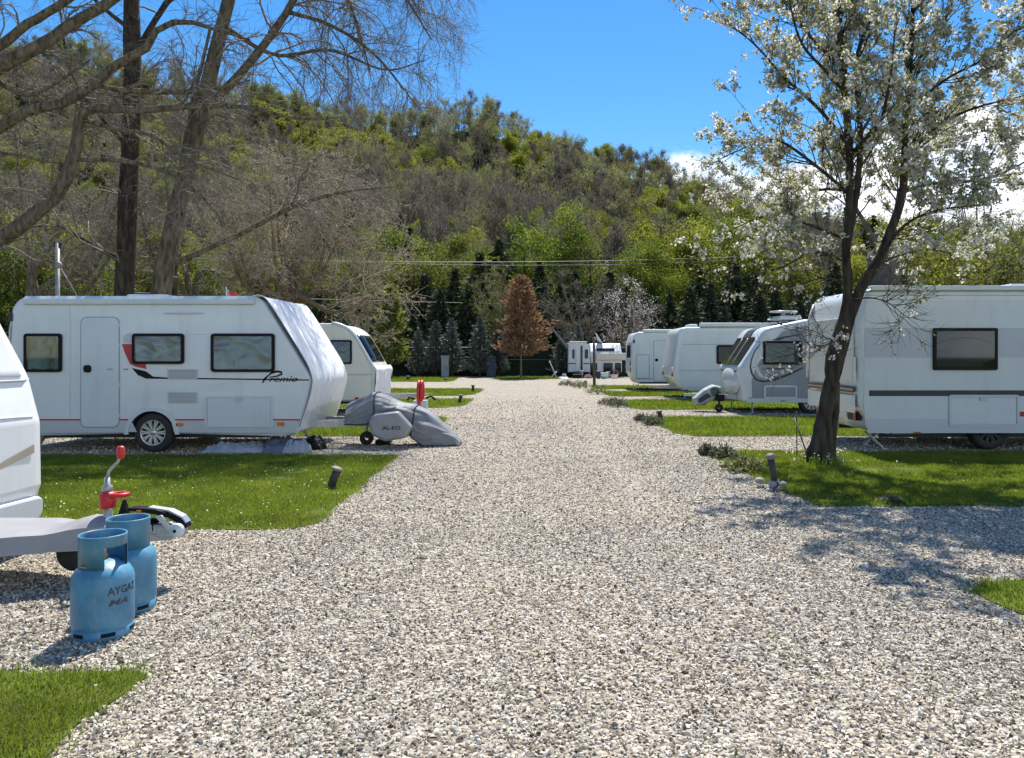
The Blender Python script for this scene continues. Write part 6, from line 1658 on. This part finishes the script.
Geo().box(X(488,52.8),52.48,0.08,X(494,52.8),52.51,Z(360,52.8)).build('door', BL, t, bevel=0.01)
Geo().prism([(X(486.5,52.8),Z(358,52.8)),(X(496,52.8),Z(358,52.8)),(X(495,52.8),Z(356,52.8)),(X(487.5,52.8),Z(356,52.8))],52.45,53.15).build('roof', DKGREY, t)
t = thing('bare_post', (X(495.5,51),51,0), 'thin dark post right of the blue cabin', 'post')
Geo().tube([(X(495.5,50.5),50.5,0),(X(495.5,50.5),50.5,1.0)],0.05,8).build('shaft', BARKD, t); Geo().box(X(495,50.5)-.05,50.42,0.0,X(496,50.5)+.05,50.58,0.10).build('base', DKGREY, t)
t = thing('wooden_pole', (X(594,38.5),38.5,0), 'brown wooden pole standing on the grass before the far caravans', 'pole')
Geo().tube([(X(594.3,38.5),38.5,-.1),(X(594.2,38.5),38.5,1.3),(X(593.8,38.5),38.5,Z(338,38.5))],[.075,.07,.062],10).build('shaft', WOOD, t)
g = Geo(); g.lathe([(0.0001,0.0),(.25,.03),(.45,.13)], (0,0,0), 20, 'z'); v = g.v[0]
ca, sa = math.cos(1.0), math.sin(1.0); v = np.column_stack([v[:,0]*ca+v[:,2]*sa, v[:,1], -v[:,0]*sa+v[:,2]*ca])
g.v[0] = v+np.array([X(598,53.2),53.6,Z(339.5,53.2)]); 
t2 = thing('satellite_dish', (X(598,53.2),53.6,2.5), 'white satellite dish on the far caravan roof behind the wooden pole', 'satellite dish'); g.build('dish', WHITE, t2, solid=0.02)
Geo().tube([(X(598,53.2),53.6,2.4),(X(598,53.2),53.6,Z(340,53.2))],0.03,6).tube([(X(598,53.2),53.6,Z(340,53.2)),(X(594,53.2),53.4,Z(337,53.2))],0.03,6).build('arm', GALV, t2)

d = 52.5
t = thing('caravan', (X(579,d),53.4,0), 'far small caravan end with a narrow door and two narrow dark windows', 'caravan')
prof = fillet([(X(568,d),.30),(X(568,d),2.40),(X(588,d),2.42),(X(590,d),1.4),(X(590,d),.30)],[.05,.15,.5,.2,.05],6)
caravan_body(t, prof, d, d+3.0, 0.08, [SIDEW,UNDER], zlow=.3)
for a, b in ((572.5,574.5),(585,588)): window(t, X(a,d), Z(358.5,d), X(b,d), Z(349.5,d), d, 'dark', r=.03, fw=.03)
dr = Geo().box(X(576,d),d-.03,Z(371,d),X(583,d),d,Z(346,d)).build('door', WHITE, t, bevel=.01); Geo().box(X(580.5,d),d-.06,Z(371,d),X(582.6,d),d-.03,Z(346,d)).build('door_glass', GLASSD, dr)
panel(t,'stripe',[(X(568.5,d),Z(364,d)),(X(575.5,d),Z(364,d)),(X(575.5,d),Z(363,d)),(X(568.5,d),Z(363,d))], d, NAVY, .02); panel(t,'stripe',[(X(583.5,d),Z(364,d)),(X(589.5,d),Z(364,d)),(X(589.5,d),Z(363,d)),(X(583.5,d),Z(363,d))], d, NAVY, .02)
Geo().box(X(569,d),d-.05,2.38,X(587,d),d+.1,2.46).build('roof_rail', WHITE, t, bevel=.02)
d = 52.8
t = thing('caravan', (X(606,d),54,0), 'far white caravan front with a roof window, cream awning case and dark windows', 'caravan')
pr = fillet([(d,.35),(d,1.42),(d+.15,1.75),(d+.85,2.34),(d+3.6,2.34),(d+3.6,.35)],[.1,.1,.3,.4,.2,.1],6)
x0_, x1_ = X(590.5,d), X(622,d)
Geo().prism(pr, x0_, x1_, plane='yz').build('body', WHITE, t, bevel=.12)
def yz_(u0,u1,za,zb_,ya,yb,name,m,pa=None,off=.03):
    return Geo().add([(X(u0,d),ya-off,za),(X(u1,d),ya-off,za),(X(u1,d),yb-off,zb_),(X(u0,d),yb-off,zb_)],(0,1,2,3)).build(name,m,pa or t,solid=.02)
yz_(597,615,1.82,2.0,d+.20,d+.41,'roof_window',GLASSD,off=.05)
for a, b in ((591,598),(603.5,613.5),(615,622)): window(t, X(a,d), Z(372,d), X(b,d)-.06, Z(363,d), d, 'dark', r=.05, fw=.04)
Geo().box(X(596,d),d-.22,Z(360,d),X(627,d),d-.01,Z(353,d)).build('awning_case', mat('awning_cream',(0.60,0.57,0.45),0.5,0.05,4), t, bevel=.04)
wheel(t, X(618,d), d+1.2, .33, .33)
# clutter before them
def crate(px0,px1,d,py,m,label,cat,name,tilt=0,lidm=None,depth=.4):
    x0,x1,h = X(px0,d),X(px1,d),Z(py,d)
    t = thing(name, ((x0+x1)/2,d,0), label, cat)
    Geo().prism([(x0+.04,0.01),(x1-.04,0.01),(x1,h*.9),(x0,h*.9)], d, d+depth).build('body', m, t, bevel=.02)
    Geo().box(x0-.03,d-.03,h*.9,x1+.03,d+depth+.03,h).build('lid', lidm or m, t, bevel=.02)
    return t
crate(596.5,600.5,49.5,371,mat('barrel_dark',(0.02,0.02,0.03),0.5,0.1,5),'black bin right of the wooden pole','bin','waste_bin')
crate(573,582,50.5,374.5,BLACK,'low black box on the gravel before the far caravan door','box','storage_box')
crate(574,579,51.5,371.5,WOOD,'brown wooden crate behind the low black box','crate','wooden_crate')
crate(580.5,583.5,50.8,370.5,CLOTHW,'white canister beside the brown crate','canister','canister')
crate(601,608,50.0,372.8,WHITE,'white cool box among the clutter','cool box','cool_box',lidm=MIDG)
crate(607,610,50.8,371.5,mat('lilac',(0.40,0.34,0.42),0.6,0.1,4),'lilac basket between the white box and the blue box','basket','basket')
crate(601.5,606,49.2,376,mat('teal',(0.10,0.30,0.30),0.5,0.1,4),'small teal tub before the white cool box','tub','tub')
crate(611,618,50.0,374.8,CREAM,'flat cream box with a red rim on the gravel','box','storage_box',lidm=mat('pinkish',(0.45,0.20,0.17),0.6,0.1,4))
crate(611.5,613.5,51.2,369.5,RUBBER,'dark stove standing behind the flat cream box','stove','stove')
crate(615,617.5,51.2,370.5,mat('maroon',(0.15,0.03,0.03),0.6,0.1,4),'maroon box right of the dark stove','box','storage_box')
heap('planter_heap', X(584,50.8), X(592,50.8), 51, .5, .35, mat('brown_heap',(0.09,0.06,0.04),0.9,0.3,6), 'brown heap left of the wooden pole foot', 'heap', 21)
heap('sheeting', X(558,49.6), X(569,49.6), 50, .5, .16, CLOTHW, 'flat white sheet on the gravel left of the far clutter', 'sheet', 23)
heap('sheeting', X(561.5,50.6), X(567,50.6), 50.9, .3, .42, mat('grey_sheet',(0.26,0.27,0.28),0.7,0.15,6), 'grey hump of covered stuff above the flat white sheet', 'sheet', 25)
# folding chair
t = thing('garden_chair', (X(553,50.2),50.2,0), 'dark folding chair with a white frame under the far trees', 'chair')
xa = X(551.5,50.2)
for yy in (50.0,50.5):
    Geo().tube([(xa-.15,yy,1.15),(xa+.35,yy,.02)],.03,6).build('leg', WHITE, t); Geo().tube([(xa+.35,yy,.45),(xa-.1,yy,.02)],.03,6).build('leg', WHITE, t)
Geo().add([(xa-.17,49.99,1.15),(xa-.17,50.51,1.15),(xa+.05,50.51,.6),(xa+.05,49.99,.6)],(0,1,2,3)).build('backrest', BLACK, t, solid=.04)
Geo().add([(xa+.05,49.99,.48),(xa+.05,50.51,.48),(xa+.5,50.51,.50),(xa+.5,49.99,.50)],(0,1,2,3)).build('seat', BLACK, t, solid=.04)
Geo().box(X(538,50.8),50.9,0,X(540,50.8),51.0,.35)
t = thing('folded_parasol', (X(572,51.5),52.0,0), 'slanting grey folded parasol leaning left between the dead conifer and the far caravan', 'parasol')
pa, pb = np.array([X(569,52.6),52.6,Z(350,52.6)]), np.array([X(546,52.6),52.6,Z(321,52.6)])
PP,_ = resample([pa, pa*.5+pb*.5, pb],[0,0,0],12)
Geo().tube(PP, np.interp(np.linspace(0,1,12),[0,.15,.8,1],[.03,.11,.06,.015])*(1+.15*np.sin(np.arange(12)*2.1)), 9).build('canopy', mat('parasol_grey',(0.14,0.15,0.16),0.8,0.2,6), t)
Geo().tube([pa, np.array([X(576,52.6),52.6,Z(359,52.6)]), np.array([X(580,52.6),52.45,0.05])],.03,8).build('pole', GALV, t)

# ------------------------------------------------------------------ overhead cables on two poles
def cable(pa, pb, sag, r, label):
    n = 40; u = np.linspace(0,1,n); P = np.outer(1-u,pa)+np.outer(u,pb); P[:,2] -= sag*4*u*(1-u)
    tag(Geo().tube(P, r, 5).build('overhead_cable', mat('cable_grey',(0.36,0.36,0.35),0.6,0.05,5), None, origin=pa), label, 'cable', 'overhead cables')
PA = np.array([X(120,53),53,0]); PB = np.array([X(735,71),71,0])
for nm, p, lab in (('a',PA,'wooden cable pole hidden among the bare trees on the left'),('b',PB,'wooden cable pole among the trees behind the right caravans')):
    t = thing('cable_pole', tuple(p), lab, 'pole')
    Geo().tube([p, p+np.array([0,0,10.6 if nm == 'b' else 8.9])],[.13,.09],10).build('shaft', WOOD, t); Geo().box(p[0]-.7,p[1]-.06,8.3,p[0]+.7,p[1]+.06,8.42).build('crossarm', WOOD, t)
def at(p, z): return np.array([p[0],p[1]-.1,z])
cable(at(PA,Z(256,53)), at(PB,Z(257,71)), .45, .024, 'upper thick grey cable crossing before the wooded hill')
cable(at(PA,Z(250,53)), at(PB,Z(260,71)), .75, .012, 'thin cable strung just beside the upper thick cable')
cable(at(PA,Z(292,53)), at(PB,Z(306,71)), .25, .018, 'lower grey cable crossing above the blue grey cypresses')

# fallen yellow bits on the gravel
g = Geo(); n = 260
P = np.column_stack([rr_.uniform(-2.5,4,n), rr_.uniform(2.6,9,n), np.full(n,0.018)])
leaves(g, P, rr_.uniform(.006,.016,n), rr_, aspect=.6)
tag(g.build('fallen_leaves', rnd_mat('fallen_leaf', [(0.20,0.17,0.03),(0.10,0.07,0.035),(0.32,0.29,0.06),(0.06,0.05,0.04)], 0.2, 0.8), origin=(0,0,0)), 'few small yellow and brown leaf bits on the gravel', 'leaves', kind='stuff')
